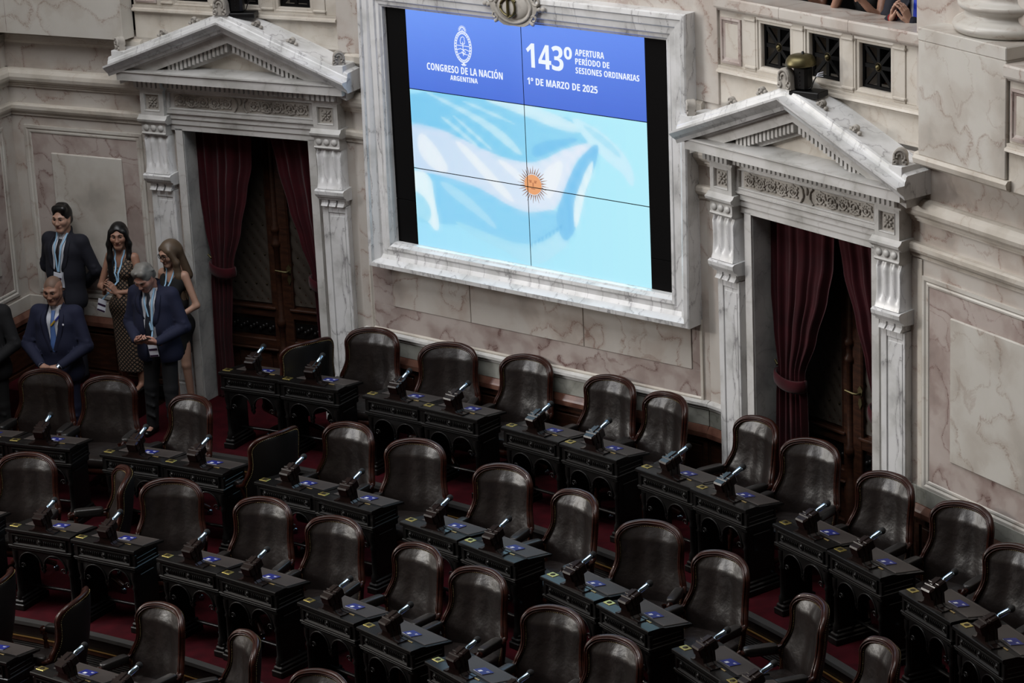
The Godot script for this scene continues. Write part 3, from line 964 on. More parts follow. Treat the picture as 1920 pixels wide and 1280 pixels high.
func screen_picture() -> ImageTexture:
	var w := 720
	var h := 600
	var im := Image.create(w, h, false, Image.FORMAT_RGB8)
	var sky := [[-0.1, 0.3], [1.1, 0.3], [1.1, 1.1], [-0.1, 1.1]]
	fill_poly(im, sky, Color(0.65, 0.90, 1.0), Color(0.72, 0.95, 1.0))
	var blue1 := Color(0.50, 0.81, 0.96)
	var blue2 := Color(0.62, 0.88, 0.98)
	var wht := Color(0.84, 0.91, 0.99)
	var lit := Color(0.90, 0.98, 1.0)
	fill_poly(im, round_off([[-0.03, 0.33], [0.50, 0.33], [0.627, 0.354], [0.724, 0.372], [0.81, 0.43], [0.665, 0.49], [0.574, 0.555], [0.494, 0.58], [0.369, 0.565], [0.233, 0.52], [0.116, 0.49], [-0.03, 0.475]]), blue1, blue2)
	fill_poly(im, round_off([[0.30, 0.33], [0.50, 0.325], [0.66, 0.36], [0.77, 0.41], [0.66, 0.42], [0.55, 0.39], [0.42, 0.36]]), lit, lit, 0.75)
	fill_poly(im, round_off([[0.52, 0.50], [0.60, 0.46], [0.75, 0.43], [0.62, 0.50], [0.53, 0.55]]), Color(0.45, 0.76, 0.95), Color(0.45, 0.76, 0.95), 0.6)
	for k in [[[0.05, 0.335], [0.12, 0.345], [0.40, 0.44], [0.50, 0.55], [0.44, 0.53], [0.30, 0.43]], [[0.20, 0.345], [0.33, 0.37], [0.50, 0.43], [0.33, 0.39]], [[0.12, 0.43], [0.16, 0.435], [0.30, 0.53], [0.28, 0.535]], [[0.18, 0.42], [0.20, 0.42], [0.36, 0.535], [0.34, 0.54]]]:
		fill_poly(im, round_off(k), lit, lit, 0.6)
	fill_poly(im, round_off([[-0.03, 0.474], [0.116, 0.480], [0.233, 0.515], [0.369, 0.558], [0.494, 0.572], [0.574, 0.547], [0.665, 0.483], [0.81, 0.431], [0.80, 0.46], [0.719, 0.507], [0.679, 0.595], [0.663, 0.645], [0.61, 0.755], [0.519, 0.785], [0.428, 0.775], [0.293, 0.715], [0.153, 0.69], [-0.03, 0.671]]), Color(0.80, 0.89, 0.98), Color(0.93, 0.96, 1.0))
	for k in [[[0.17, 0.52], [0.24, 0.53], [0.46, 0.74], [0.40, 0.74]], [[0.36, 0.57], [0.42, 0.58], [0.50, 0.64], [0.47, 0.66]], [[0.55, 0.60], [0.66, 0.52], [0.64, 0.62], [0.58, 0.73]], [[0.03, 0.50], [0.10, 0.55], [0.17, 0.66], [0.10, 0.67], [0.02, 0.60]]]:
		fill_poly(im, round_off(k), Color(0.97, 0.99, 1.0), Color(0.97, 0.99, 1.0), 0.7)
	fill_poly(im, round_off([[-0.03, 0.675], [0.153, 0.683], [0.293, 0.705], [0.428, 0.767], [0.519, 0.775], [0.62, 0.735], [0.645, 0.798], [0.63, 0.86], [0.559, 0.882], [0.479, 0.910], [0.375, 0.91], [0.26, 0.886], [0.189, 0.875], [-0.03, 0.91]]), Color(0.56, 0.84, 0.98), Color(0.60, 0.86, 0.98))
	fill_poly(im, round_off([[0.10, 0.70], [0.20, 0.72], [0.33, 0.82], [0.37, 0.88], [0.27, 0.82], [0.16, 0.76]]), lit, lit, 0.35)
	fill_poly(im, round_off([[0.15, 0.86], [0.26, 0.878], [0.375, 0.905], [0.479, 0.915], [0.57, 0.882], [0.66, 0.79], [0.675, 0.86], [0.608, 0.93], [0.532, 0.99], [0.45, 0.985], [0.373, 0.945], [0.27, 0.925]]), Color(0.62, 0.88, 0.98), Color(0.80, 0.95, 1.0))
	fill_poly(im, round_off([[-0.03, 0.676], [0.076, 0.677], [0.085, 0.781], [0.105, 0.90], [0.087, 0.93], [0.045, 0.88], [-0.03, 0.872]]), lit, lit)
	fill_poly(im, round_off([[-0.02, 0.76], [0.04, 0.78], [0.075, 0.85], [0.043, 0.905], [-0.02, 0.89]]), blue2, blue2, 0.8)
	fill_poly(im, round_off([[0.68, 0.35], [0.757, 0.370], [0.821, 0.400], [0.900, 0.462], [0.942, 0.537], [0.939, 0.60], [0.921, 0.588], [0.897, 0.55], [0.859, 0.528], [0.807, 0.489], [0.765, 0.455]]), Color(0.80, 0.95, 1.0), Color(0.80, 0.95, 1.0))
	fill_poly(im, round_off([[0.73, 0.375], [0.80, 0.40], [0.87, 0.45], [0.90, 0.50], [0.84, 0.46], [0.78, 0.42]]), blue2, blue2, 0.6)
	fill_poly(im, round_off([[0.805, 0.43], [0.795, 0.513], [0.752, 0.62], [0.715, 0.742], [0.682, 0.84], [0.640, 0.875], [0.612, 0.779], [0.629, 0.723], [0.674, 0.607], [0.719, 0.520]]), Color(0.55, 0.82, 0.97), Color(0.50, 0.79, 0.96))
	fill_poly(im, round_off([[0.782, 0.505], [0.770, 0.581], [0.743, 0.639], [0.712, 0.770], [0.69, 0.82], [0.690, 0.7], [0.72, 0.63], [0.745, 0.562]]), lit, lit)
	var dark := Color(0.40, 0.72, 0.92)
	for k in 9:                                 # scalloped shade along the lower hem
		var u := 0.50 + k * 0.016
		fill_poly(im, [[u, 0.905 - k * 0.012], [u + 0.012, 0.895 - k * 0.012], [u + 0.006, 0.918 - k * 0.012]], dark, dark, 0.6)
	im.resize(w / 2, h / 2, Image.INTERPOLATE_BILINEAR)
	im.resize(w / 4, h / 4, Image.INTERPOLATE_BILINEAR)
	var soft: Image = im.duplicate()
	soft.resize(w / 8, h / 8, Image.INTERPOLATE_BILINEAR)
	soft.resize(w / 16, h / 16, Image.INTERPOLATE_BILINEAR)
	soft.resize(w / 4, h / 4, Image.INTERPOLATE_CUBIC)
	for y in h / 4:
		for x in w / 4:
			im.set_pixel(x, y, im.get_pixel(x, y).lerp(soft.get_pixel(x, y), 0.5))
	im.resize(w * 2, h * 2, Image.INTERPOLATE_CUBIC)
	# sun of the flag
	var ray := Color(0.55, 0.36, 0.27)
	for i in 32:
		var a := TAU * i / 32.0
		var r1 := 0.066 if i % 2 == 0 else 0.058
		var wd := 0.045 if i % 2 == 0 else 0.07
		var c := Vector2(0.523, 0.655)
		var sx := 1.0
		var sy := 1.18
		fill_poly(im, [[c.x + cos(a - wd) * 0.037 * sx, c.y + sin(a - wd) * 0.037 * sy], [c.x + cos(a + 0.04) * r1 * sx, c.y + sin(a + 0.04) * r1 * sy], [c.x + cos(a + wd) * 0.037 * sx, c.y + sin(a + wd) * 0.037 * sy]], ray, ray, 0.85)
	var disc := []
	for i in 40:
		disc.append([0.523 + cos(TAU * i / 40.0) * 0.036, 0.655 + sin(TAU * i / 40.0) * 0.041])
	fill_poly(im, disc, Color(0.93, 0.66, 0.46), Color(0.93, 0.66, 0.46))
	var feat := Color(0.70, 0.44, 0.30)
	for k in [[0.513, 0.645, 0.004, 0.003], [0.533, 0.645, 0.004, 0.003], [0.523, 0.655, 0.002, 0.008], [0.523, 0.672, 0.008, 0.002], [0.512, 0.639, 0.006, 0.0015], [0.534, 0.639, 0.006, 0.0015]]:
		fill_poly(im, [[k[0] - k[2], k[1] - k[3]], [k[0] + k[2], k[1] - k[3]], [k[0] + k[2], k[1] + k[3]], [k[0] - k[2], k[1] + k[3]]], feat, feat, 0.8)
	# blue banner
	fill_poly(im, [[-0.1, -0.1], [1.1, -0.1], [1.1, 0.3333], [-0.1, 0.3333]], Color(0.31, 0.47, 0.89), Color(0.29, 0.44, 0.86))
	for k in 40:
		var v := k / 40.0 * 0.3333
		fill_poly(im, [[-0.1, v], [1.1, v], [1.1, v + 0.00835], [-0.1, v + 0.00835]], Color(0.46, 0.63, 1.0), Color(0.40, 0.57, 0.97), 0.9 * (1.0 - k / 40.0))
	return ImageTexture.create_from_image(im)

func glow_mat(called: String, c: Color, e := 1.0) -> StandardMaterial3D:
	var m := mat(called, Color.BLACK, 0.5)
	m.emission_enabled = true; m.emission = c; m.emission_energy_multiplier = e
	return m

func lettering(o: Node, called: String, words: String, u0: float, u1: float, vb: float, cap: float, weight := 700) -> void:
	var f := SystemFont.new()
	f.font_names = PackedStringArray(["Droid Sans"])
	f.font_weight = weight
	var href := TextMesh.new()
	href.font = f; href.text = "H"; href.font_size = 64; href.pixel_size = 0.01; href.depth = 0.001
	var tm := TextMesh.new()
	tm.font = f; tm.text = words; tm.font_size = 64; tm.pixel_size = 0.01; tm.depth = 0.002
	tm.horizontal_alignment = HORIZONTAL_ALIGNMENT_LEFT
	var hb := href.get_aabb()
	var tb := tm.get_aabb()
	var sx := (u1 - u0) * SW / tb.size.x
	var sy := cap * SH / hb.size.y
	var m := MeshInstance3D.new()
	m.mesh = tm
	m.material_override = M["screen white"]
	add_named(m, called, o)
	m.scale = Vector3(sx, sy, 1)
	m.position = Vector3(u0 * SW - tb.position.x * sx, SY + (1.0 - vb) * SH - hb.position.y * sy, 0.003)

func ribbon(g: Geo, pts: Array, w: float) -> void:    # flat white line on the screen
	var path := []
	for q in pts: path.append(Vector3(q[0], q[1], 0.003))
	g.tube(path, w, 4, false, 0.25, Vector3(0, 0, 1))

func video_wall() -> void:
	var o := thing("video_screen", "large lit video wall of six panels in a marble frame showing a waving flag", "screen")
	o.set_meta("label", "large lit video wall of six panels, waving flag below a blue title band")
	var tx := screen_picture()
	var sm := mat("screen picture", Color.BLACK, 0.5)
	sm.emission_enabled = true
	sm.emission_texture = tx
	sm.emission = Color(1, 1, 1)
	sm.emission_operator = BaseMaterial3D.EMISSION_OP_MULTIPLY
	sm.emission_energy_multiplier = SCREEN
	glow_mat("screen white", Color(0.93, 0.96, 1.0), SCREEN * 1.05)
	for r in 3:
		for c in 2:
			var g := Geo.new()
			g.flat()
			var e := 0.004
			var x0 := c * SW / 2 + e
			var x1 := (c + 1) * SW / 2 - e
			var y1 := SH - r * SH / 3 - e
			var y0 := SH - (r + 1) * SH / 3 + e
			var vs := [[x0, y0], [x0, y1], [x1, y1], [x0, y0], [x1, y1], [x1, y0]]
			for v in vs:
				g.st.set_uv(Vector2(v[0] / SW, 1.0 - v[1] / SH))
				g.st.add_vertex(Vector3(v[0], SY + v[1], 0))
			put("screen_panel", g, sm, o)
	var g := Geo.new()
	g.box(Vector3(SW / 2, SY + SH / 2, -0.012), Vector3(SW + 0.01, SH + 0.01, 0.02))
	put("bezel", g, M["grille black"], o)
	for q in [[-0.30, -0.006, 1.98, 2.44], [-0.30, -0.006, 2.445, 4.42], [SW + 0.006, 3.18, 1.98, 2.3], [SW + 0.006, 3.18, 2.305, 4.42]]:
		blk("black_panel", q[0], q[1], q[2], q[3], -0.025, 0.002, "black panel", o, 0.002)
	blk("black_panel", -0.01, SW + 0.01, SY + SH + 0.006, 4.42, -0.025, -0.002, "black panel", o, 0.002)
	lettering(o, "title_lettering", "CONGRESO DE LA NACIÓN", 0.086, 0.415, 0.2435, 0.0285)
	lettering(o, "title_lettering", "ARGENTINA", 0.187, 0.306, 0.274, 0.020)
	lettering(o, "title_lettering", "143", 0.519, 0.672, 0.178, 0.096, 800)
	lettering(o, "title_lettering", "º", 0.676, 0.708, 0.178, 0.100, 800)
	lettering(o, "title_lettering", "APERTURA", 0.721, 0.838, 0.108, 0.025)
	lettering(o, "title_lettering", "PERÍODO DE", 0.721, 0.858, 0.1425, 0.0235)
	lettering(o, "title_lettering", "SESIONES ORDINARIAS", 0.721, 0.975, 0.178, 0.0235)
	lettering(o, "title_lettering", "1º DE MARZO DE 2025", 0.519, 0.807, 0.247, 0.0275)
	# oval emblem above the title
	g = Geo.new()
	var cx := 0.2495 * SW
	var cy := SY + (1 - 0.132) * SH
	for k in [[0.105, 0.150, 0.0035], [0.082, 0.126, 0.0035]]:
		var pts := []
		for i in 37: pts.append([cx + cos(TAU * i / 36.0) * k[0], cy + sin(TAU * i / 36.0) * k[1]])
		ribbon(g, pts, k[2])
	for i in 30:
		var a := TAU * i / 30.0
		for d in [-0.06, 0.06]:
			ribbon(g, [[cx + cos(a) * 0.084, cy + sin(a) * 0.128], [cx + cos(a + d) * 0.103, cy + sin(a + d) * 0.148]], 0.0032)
	ribbon(g, [[cx - 0.08, cy + 0.012], [cx + 0.08, cy + 0.010]], 0.003)
	ribbon(g, [[cx, cy - 0.085], [cx, cy + 0.05]], 0.004)
	ribbon(g, [[cx - 0.028, cy + 0.032], [cx - 0.032, cy + 0.06], [cx - 0.018, cy + 0.09], [cx + 0.005, cy + 0.098], [cx + 0.022, cy + 0.086], [cx + 0.018, cy + 0.072], [cx + 0.026, cy + 0.055], [cx + 0.022, cy + 0.034], [cx, cy + 0.026], [cx - 0.028, cy + 0.032]], 0.0035)
	ribbon(g, [[cx - 0.075, cy - 0.03], [cx - 0.03, cy - 0.018], [cx + 0.005, cy - 0.03], [cx + 0.03, cy - 0.05], [cx + 0.02, cy - 0.062], [cx - 0.02, cy - 0.045]], 0.0035)
	ribbon(g, [[cx + 0.078, cy - 0.035], [cx + 0.03, cy - 0.02], [cx - 0.005, cy - 0.03]], 0.0035)
	ribbon(g, [[cx - 0.06, cy - 0.07], [cx - 0.02, cy - 0.055], [cx + 0.01, cy - 0.068], [cx + 0.06, cy - 0.07]], 0.003)
	for s in [-1.0, 1.0]:
		ribbon(g, [[cx, cy - 0.155], [cx + s * 0.022, cy - 0.172], [cx + s * 0.03, cy - 0.165]], 0.005)
		ribbon(g, [[cx, cy - 0.155], [cx + s * 0.012, cy - 0.182]], 0.005)
	var sunp := []
	for i in 13: sunp.append([cx + cos(PI * i / 12.0) * 0.030, cy + 0.155 + sin(PI * i / 12.0) * 0.030])
	ribbon(g, sunp, 0.0035)
	for i in 11:
		var a := PI * i / 10.0
		ribbon(g, [[cx + cos(a) * 0.032, cy + 0.155 + sin(a) * 0.032], [cx + cos(a) * 0.05, cy + 0.155 + sin(a) * 0.05]], 0.003)
	for k in [[-0.011, 0.168], [0.011, 0.168]]:
		ribbon(g, [[cx + k[0] - 0.003, cy + k[1]], [cx + k[0] + 0.003, cy + k[1]]], 0.003)
	ribbon(g, [[cx - 0.01, cy + 0.159], [cx + 0.01, cy + 0.159]], 0.0025)
	put("emblem", g, M["screen white"], o)
	# light that the screen sends into the room
	for q in [[SW / 2, SY + SH * 0.333, SW, SH * 0.667, Color(0.70, 0.90, 1.0), 1.0], [SW / 2, SY + SH * 0.833, SW, SH * 0.333, Color(0.25, 0.40, 0.85), 0.5]]:
		var l := AreaLight3D.new()
		l.name = "screen_light"
		add_child(l, true)
		l.area_size = Vector2(q[2], q[3])
		l.light_color = q[4]
		l.light_energy = SCREEN_LIGHT * q[5]
		l.shadow_enabled = true
		l.area_range = 40.0
		l.transform = Transform3D(Basis(Vector3.UP, PI), Vector3(q[0], q[1], 0.02))

func surround() -> void:
	var o := struct("trim_1", "broad grey-veined white marble frame around the video wall", "frame")
	# each side is its own length of moulding, mitred at the corners
	var x0 := -0.52
	var x1 := 3.395
	var y0 := 1.76
	var y1 := 4.60
	# profile: (inset, height) from the outer edge in
	var prof := [[0.0, -0.03], [0.0, 0.105], [0.012, 0.118], [0.05, 0.122], [0.062, 0.108], [0.12, 0.105], [0.135, 0.092], [0.19, 0.088], [0.205, 0.07], [0.235, 0.066], [0.25, 0.05], [0.262, 0.045], [0.27, -0.01]]
	var sill := [[0.0, -0.03], [0.0, 0.165], [0.006, 0.175], [0.045, 0.178], [0.062, 0.150], [0.085, 0.115], [0.125, 0.095], [0.165, 0.092], [0.185, 0.105], [0.215, 0.10], [0.232, 0.075], [0.248, 0.06], [0.252, -0.01]]
	var cs := [Vector2(x0, y0), Vector2(x1, y0), Vector2(x1, y1), Vector2(x0, y1)]
	for k in 4:
		var g := Geo.new()
		var rows := []
		for i in prof.size():
			var p: Array = prof[i]
			var q: Array = sill[i] if k == 0 else p
			var row := []
			for e in 2:
				var cn: Vector2 = cs[(k + e) % 4]
				var sx := 1.0 if cn.x < 1 else -1.0
				var sy := 1.0 if cn.y < 3 else -1.0
				var dx: float = p[0]
				var dy: float = sill[i][0] if cn.y < 3 else p[0]
				row.append(Vector3(cn.x + sx * dx, cn.y + sy * dy, sill[i][1] if cn.y < 3 else p[1]))
			rows.append(row)
		rows.reverse()
		g.grid(rows, false, false, false)
		put(["frame_sill", "frame_side", "frame_head", "frame_side"][k], g, M["marble white"], o)
	# cartouche with a gilt monogram over the head
	var g := Geo.new()
	var pts := PackedVector2Array()
	for i in 28:
		var a := TAU * i / 28.0
		var r := 1.0 + 0.05 * cos(a * 6.0)
		pts.append(Vector2(cos(a) * 0.27 * r, sin(a) * 0.185 * r))
	g.t = Transform3D(Basis.IDENTITY, Vector3(1.46, 4.50, 0))
	g.slab(pts, 0.0, 0.13)
	var c := put("cartouche", g, M["relief stone"], o)
	g = Geo.new()
	g.t = Transform3D(Basis.IDENTITY, Vector3(1.46, 4.50, 0))
	g.ball(Vector3(0, 0, 0.12), Vector3(0.185, 0.125, 0.045), 24, 10)
	var ring := []
	for i in 28:
		var a := TAU * i / 28.0
		ring.append(Vector3(cos(a) * 0.21, sin(a) * 0.145, 0.13))
	g.tube(ring, 0.018, 6, true)
	for s in [-1.0, 1.0]:
		scroll(g, Vector3(s * 0.27, 0.07, 0.12), 0.055, 1.3, 0.02, Vector3(s, 0, 0), Vector3.UP, PI / 2)
		scroll(g, Vector3(s * 0.23, -0.10, 0.12), 0.05, 1.2, 0.018, Vector3(s, 0, 0), Vector3.DOWN, PI / 2)
		g.ball(Vector3(s * 0.345, 0.0, 0.115), Vector3(0.03, 0.024, 0.024), 8, 6)
		g.ball(Vector3(s * 0.30, -0.005, 0.12), Vector3(0.026, 0.022, 0.022), 8, 6)
	put("scrollwork", g, M["relief stone"], c)
	g = Geo.new()
	g.t = Transform3D(Basis.IDENTITY, Vector3(1.46, 4.50, 0.165))
	var cc := []
	for i in 22:
		var a := 0.75 + (TAU - 1.5) * i / 21.0
		cc.append(Vector3(-0.02 + cos(a) * 0.105, sin(a) * 0.08, 0.0))
	g.tube(cc, 0.011, 6)
	var dd := []
	for i in 18:
		var a := -PI / 2 + PI * i / 17.0
		dd.append(Vector3(-0.02 + cos(a) * 0.075, sin(a) * 0.09, 0.008))
	g.tube(dd, 0.011, 6)
	g.tube([Vector3(-0.03, 0.09, 0.008), Vector3(-0.03, -0.09, 0.008)], 0.014, 6)
	put("monogram", g, M["old brass"], c)

# ---------------------------------------------------------------- galleries
func parapet(called: String, label: String, at: Transform3D, x0: float, x1: float, c: float) -> void:
	var o := struct(called, label, "balcony", at)
	blk("base_course", x0, x1, 3.80, 4.115, -0.25, 0.0, "marble cream", o)
	run("base_moulding", [[-0.2, 4.105], [0.02, 4.105], [0.045, 4.12], [0.04, 4.14], [0.02, 4.15], [0.02, 4.175], [-0.2, 4.175]], x0, x1, "marble cream", o)
	for k in [-1, 0, 1]:
		var gx: float = c + k * 0.598
		var g := Geo.new()
		frame_geo(g, gx - 0.235, gx + 0.235, 4.175, 4.655, [[0.0, -0.22], [0.0, 0.0], [0.022, 0.004], [0.03, -0.008], [0.05, -0.01], [0.055, -0.02], [0.055, -0.22]])
		put("opening_frame", g, M["marble cream"], o)
		var gr := Node3D.new()
		add_named(gr, "grille", o)
		gr.position = Vector3(gx, 4.415, -0.05)
		for i in 8:
			var a := PI / 4 * i
			var b := Geo.new()
			var ln := 0.172 if i % 2 == 0 else 0.235
			b.t = Transform3D(Basis(Vector3(0, 0, 1), a), Vector3.ZERO)
			b.prism(poly([[-0.02, 0.035], [-0.02, ln], [0.0, ln], [0.0, 0.035]]), -0.0165, 0.0165)
			put("bar", b, M["grille black"], gr)
		var fr := Geo.new()
		frame_geo(fr, -0.182, 0.182, -0.182, 0.182, [[0.0, -0.02], [0.0, 0.004], [0.024, 0.004], [0.024, -0.02]])
		put("rim", fr, M["grille black"], gr)
		var bs := Geo.new()
		bs.ball(Vector3(0, 0, 0.006), Vector3(0.023, 0.023, 0.02), 14, 8)
		put("boss", bs, M["old brass"], gr)
		bs = Geo.new()
		var rg := []
		for i in 20: rg.append(Vector3(cos(TAU * i / 20.0) * 0.034, sin(TAU * i / 20.0) * 0.034, 0.0))
		bs.tube(rg, 0.004, 6, true)
		put("ring", bs, M["brass dark"], gr)
	for k in 4:
		var px: float = c + (k - 1.5) * 0.598
		blk("baluster_pier", px - 0.064, px + 0.064, 4.175, 4.66, -0.22, 0.006, "marble cream", o)
		for y in [4.21, 4.62]:
			blk("pier_band", px - 0.072, px + 0.072, y - 0.012, y + 0.012, -0.1, 0.02, "marble cream", o, 0.006)
	for s in [-1.0, 1.0]:
		var e: float = c - 0.96 if s < 0 else c + 0.96
		var edge := x0 if s < 0 else x1
		blk("end_panel", minf(e, edge), maxf(e, edge), 4.175, 4.66, -0.22, -0.004, "marble cream", o)
		if absf(e - edge) > 0.25:
			mould_frame("end_panel_moulding", minf(e, edge) + 0.03, maxf(e, edge) - 0.06, 4.20, 4.60, [[0.0, -0.004], [0.0, 0.01], [0.02, 0.012], [0.03, 0.0], [0.045, -0.002], [0.05, -0.004]], "marble rose", o)
	var n := 3
	for i in n:                                   # coping in three lengths
		var a := x0 + (x1 - x0) * i / n
		var b := x0 + (x1 - x0) * (i + 1) / n
		run("coping", [[-0.28, 4.655], [0.012, 4.655], [0.025, 4.675], [0.055, 4.685], [0.06, 4.70], [0.06, 4.77], [0.05, 4.785], [-0.28, 4.785]], a + 0.002, b - 0.002, "marble pink", o)
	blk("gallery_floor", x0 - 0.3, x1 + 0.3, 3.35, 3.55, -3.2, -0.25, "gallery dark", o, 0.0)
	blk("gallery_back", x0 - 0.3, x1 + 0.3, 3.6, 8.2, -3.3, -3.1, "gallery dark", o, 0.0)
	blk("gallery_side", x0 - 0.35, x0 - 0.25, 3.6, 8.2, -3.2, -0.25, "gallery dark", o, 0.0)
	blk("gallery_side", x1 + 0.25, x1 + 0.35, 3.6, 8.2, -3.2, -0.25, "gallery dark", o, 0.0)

func column_base(o: Node, at: Vector3, r: float) -> void:
	var g := Geo.new()
	g.t = Transform3D(Basis.IDENTITY, at)
	var pr := PackedVector2Array()
	for q in [[0.0, 0.0], [1.0, 0.0], [1.05, 0.02], [1.10, 0.06], [1.12, 0.11], [1.10, 0.16], [1.05, 0.20], [1.0, 0.215], [0.985, 0.23], [0.965, 0.235], [0.93, 0.25], [0.905, 0.285], [0.90, 0.32], [0.92, 0.345], [0.965, 0.36], [0.975, 0.375], [1.0, 0.385], [1.025, 0.42], [1.025, 0.46], [1.0, 0.49], [0.95, 0.50], [0.93, 0.52], [0.90, 0.54], [0.88, 0.60], [0.87, 0.75]]:
		pr.append(Vector2(q[0] * r * 0.9, q[1] * r))
	g.lathe(pr, 48)
	put("column_base", g, M["marble beige"], o)
	g = Geo.new()
	g.t = Transform3D(Basis.IDENTITY, at)
	g.lathe(PackedVector2Array([Vector2(r * 0.783, r * 0.74), Vector2(r * 0.77, r * 1.5), Vector2(r * 0.72, 3.0)]), 36)
	put("column_shaft", g, M["marble rose"], o)

func upper_storey() -> void:
	parapet("gallery_right", "marble balcony parapet with three black metal grilles above the right door", BAY_R, 0.22, 2.72, 1.53)
	parapet("gallery_left", "marble balcony parapet with black metal grilles above the left door", BAY_L, -2.50, -0.10, -1.19)
	parapet("gallery_far_right", "marble balcony parapet at the right edge of the photo beside the column pedestal", BAY_FR * Transform3D(Basis.IDENTITY, Vector3(0, 0, 0.225)), 1.385, 4.3, 2.9)
	for q in [["upper_pier", BAY_R, -0.1, 0.22], ["upper_pier", BAY_L, -0.10, 0.10]]:
		var o := struct("wall_upper", "plain marble pier between the screen frame and the balcony", "wall", q[1])
		o.set_meta("label", "plain marble pier between the screen frame and the %s balcony" % ("right" if q[2] < -0.09 and q[3] > 0.2 else "left"))
		blk("pier", q[2], q[3], 3.82, 7.4, -0.28, 0.02, "marble pink", o)
	var o := struct("column_1", "marble column base on a tall square pedestal at the upper right", "column", BAY_FR)
	blk("pedestal", 0.318, 1.378, 3.885, 4.80, -0.9, 0.25, "marble beige", o, 0.006)
	blk("pedestal_cap", 0.315, 1.381, 4.80, 4.905, -0.92, 0.254, "marble beige", o, 0.008)
	run("pedestal_ledge", [[0.0, 3.80], [0.24, 3.80], [0.27, 3.82], [0.28, 3.86], [0.26, 3.885], [0.0, 3.885]], 0.28, 1.42, "marble cream", o)
	column_base(o, Vector3(0.90, 4.905, -0.26), 0.50)
	blk("rear_pedestal", 0.0, 0.55, 4.6, 5.15, -1.75, -1.05, "marble beige", o, 0.006)
	blk("rear_pedestal_cap", -0.03, 0.58, 5.10, 5.2, -1.78, -1.02, "marble beige", o, 0.006)
	column_base(o, Vector3(0.30, 5.2, -1.4), 0.30)

func bell(label: String, at: Transform3D) -> void:
	var o := thing("electric_bell", label, "bell", at)
	var g := Geo.new()
	g.box(Vector3(0.05, 0.025, 0.0), Vector3(0.28, 0.05, 0.17), 0.006)
	put("base_plate", g, M["black metal"], o)
	g = Geo.new()
	g.box(Vector3(0, 0.15, 0), Vector3(0.135, 0.21, 0.12), 0.022)
	g.box(Vector3(-0.075, 0.13, 0), Vector3(0.012, 0.15, 0.09), 0.004)
	for i in 4: g.ball(Vector3(0.0, 0.10 + i * 0.034, 0.061), Vector3(0.006, 0.006, 0.006), 6, 4)
	put("housing", g, M["black metal"], o)
	g = Geo.new()
	g.t = Transform3D(Basis(Vector3(0, 0, 1), 0.03), Vector3(-0.02, 0.25, 0))
	g.lathe(PackedVector2Array([Vector2(0.122, 0.0), Vector2(0.130, 0.004), Vector2(0.128, 0.025), Vector2(0.118, 0.058), Vector2(0.098, 0.082), Vector2(0.065, 0.094), Vector2(0.02, 0.099), Vector2(0.0, 0.10)]), 28)
	g.lathe(PackedVector2Array([Vector2(0.0, 0.012), Vector2(0.122, 0.0)]), 28)
	put("gong", g, M["old brass"], o)
	g = Geo.new()
	g.lathe(PackedVector2Array([Vector2(0.0, 0.372), Vector2(0.012, 0.367), Vector2(0.012, 0.35), Vector2(0.018, 0.345)]), 10)
	put("gong_nut", g, M["black metal"], o)
	g = Geo.new()
	g.tube([Vector3(0.05, 0.06, 0.03), Vector3(0.10, 0.08, 0.04), Vector3(0.12, 0.14, 0.03), Vector3(0.15, 0.18, 0.04), Vector3(0.19, 0.20, 0.05)], 0.005, 6)
	put("cable", g, M["black metal"], o)
	for k in 3:
		g = Geo.new()
		g.tube([Vector3(0.145, 0.175, 0.04), Vector3(0.17, 0.19 + k * 0.010, 0.05), Vector3(0.22, 0.19 + k * 0.018, 0.05)], 0.0025, 5)
		put("wire", g, M["white paper"], o)

# ---------------------------------------------------------------- tiers of the floor
func ring_slab(g: Geo, r0: float, r1: float, y0: float, y1: float, a0 := -48.0, a1 := 48.0) -> void:
	var n := 64
	var rows := []
	for q in [[r0, y0], [r0, y1], [r1, y1], [r1, y0]]:
		var row := []
		for i in n + 1:
			var a := deg_to_rad(lerpf(a0, a1, float(i) / n))
			row.append(CENTRE + Vector3(sin(a) * q[0], q[1], -cos(a) * q[0]))
		rows.append(row)
	g.grid(rows, false, true, false)

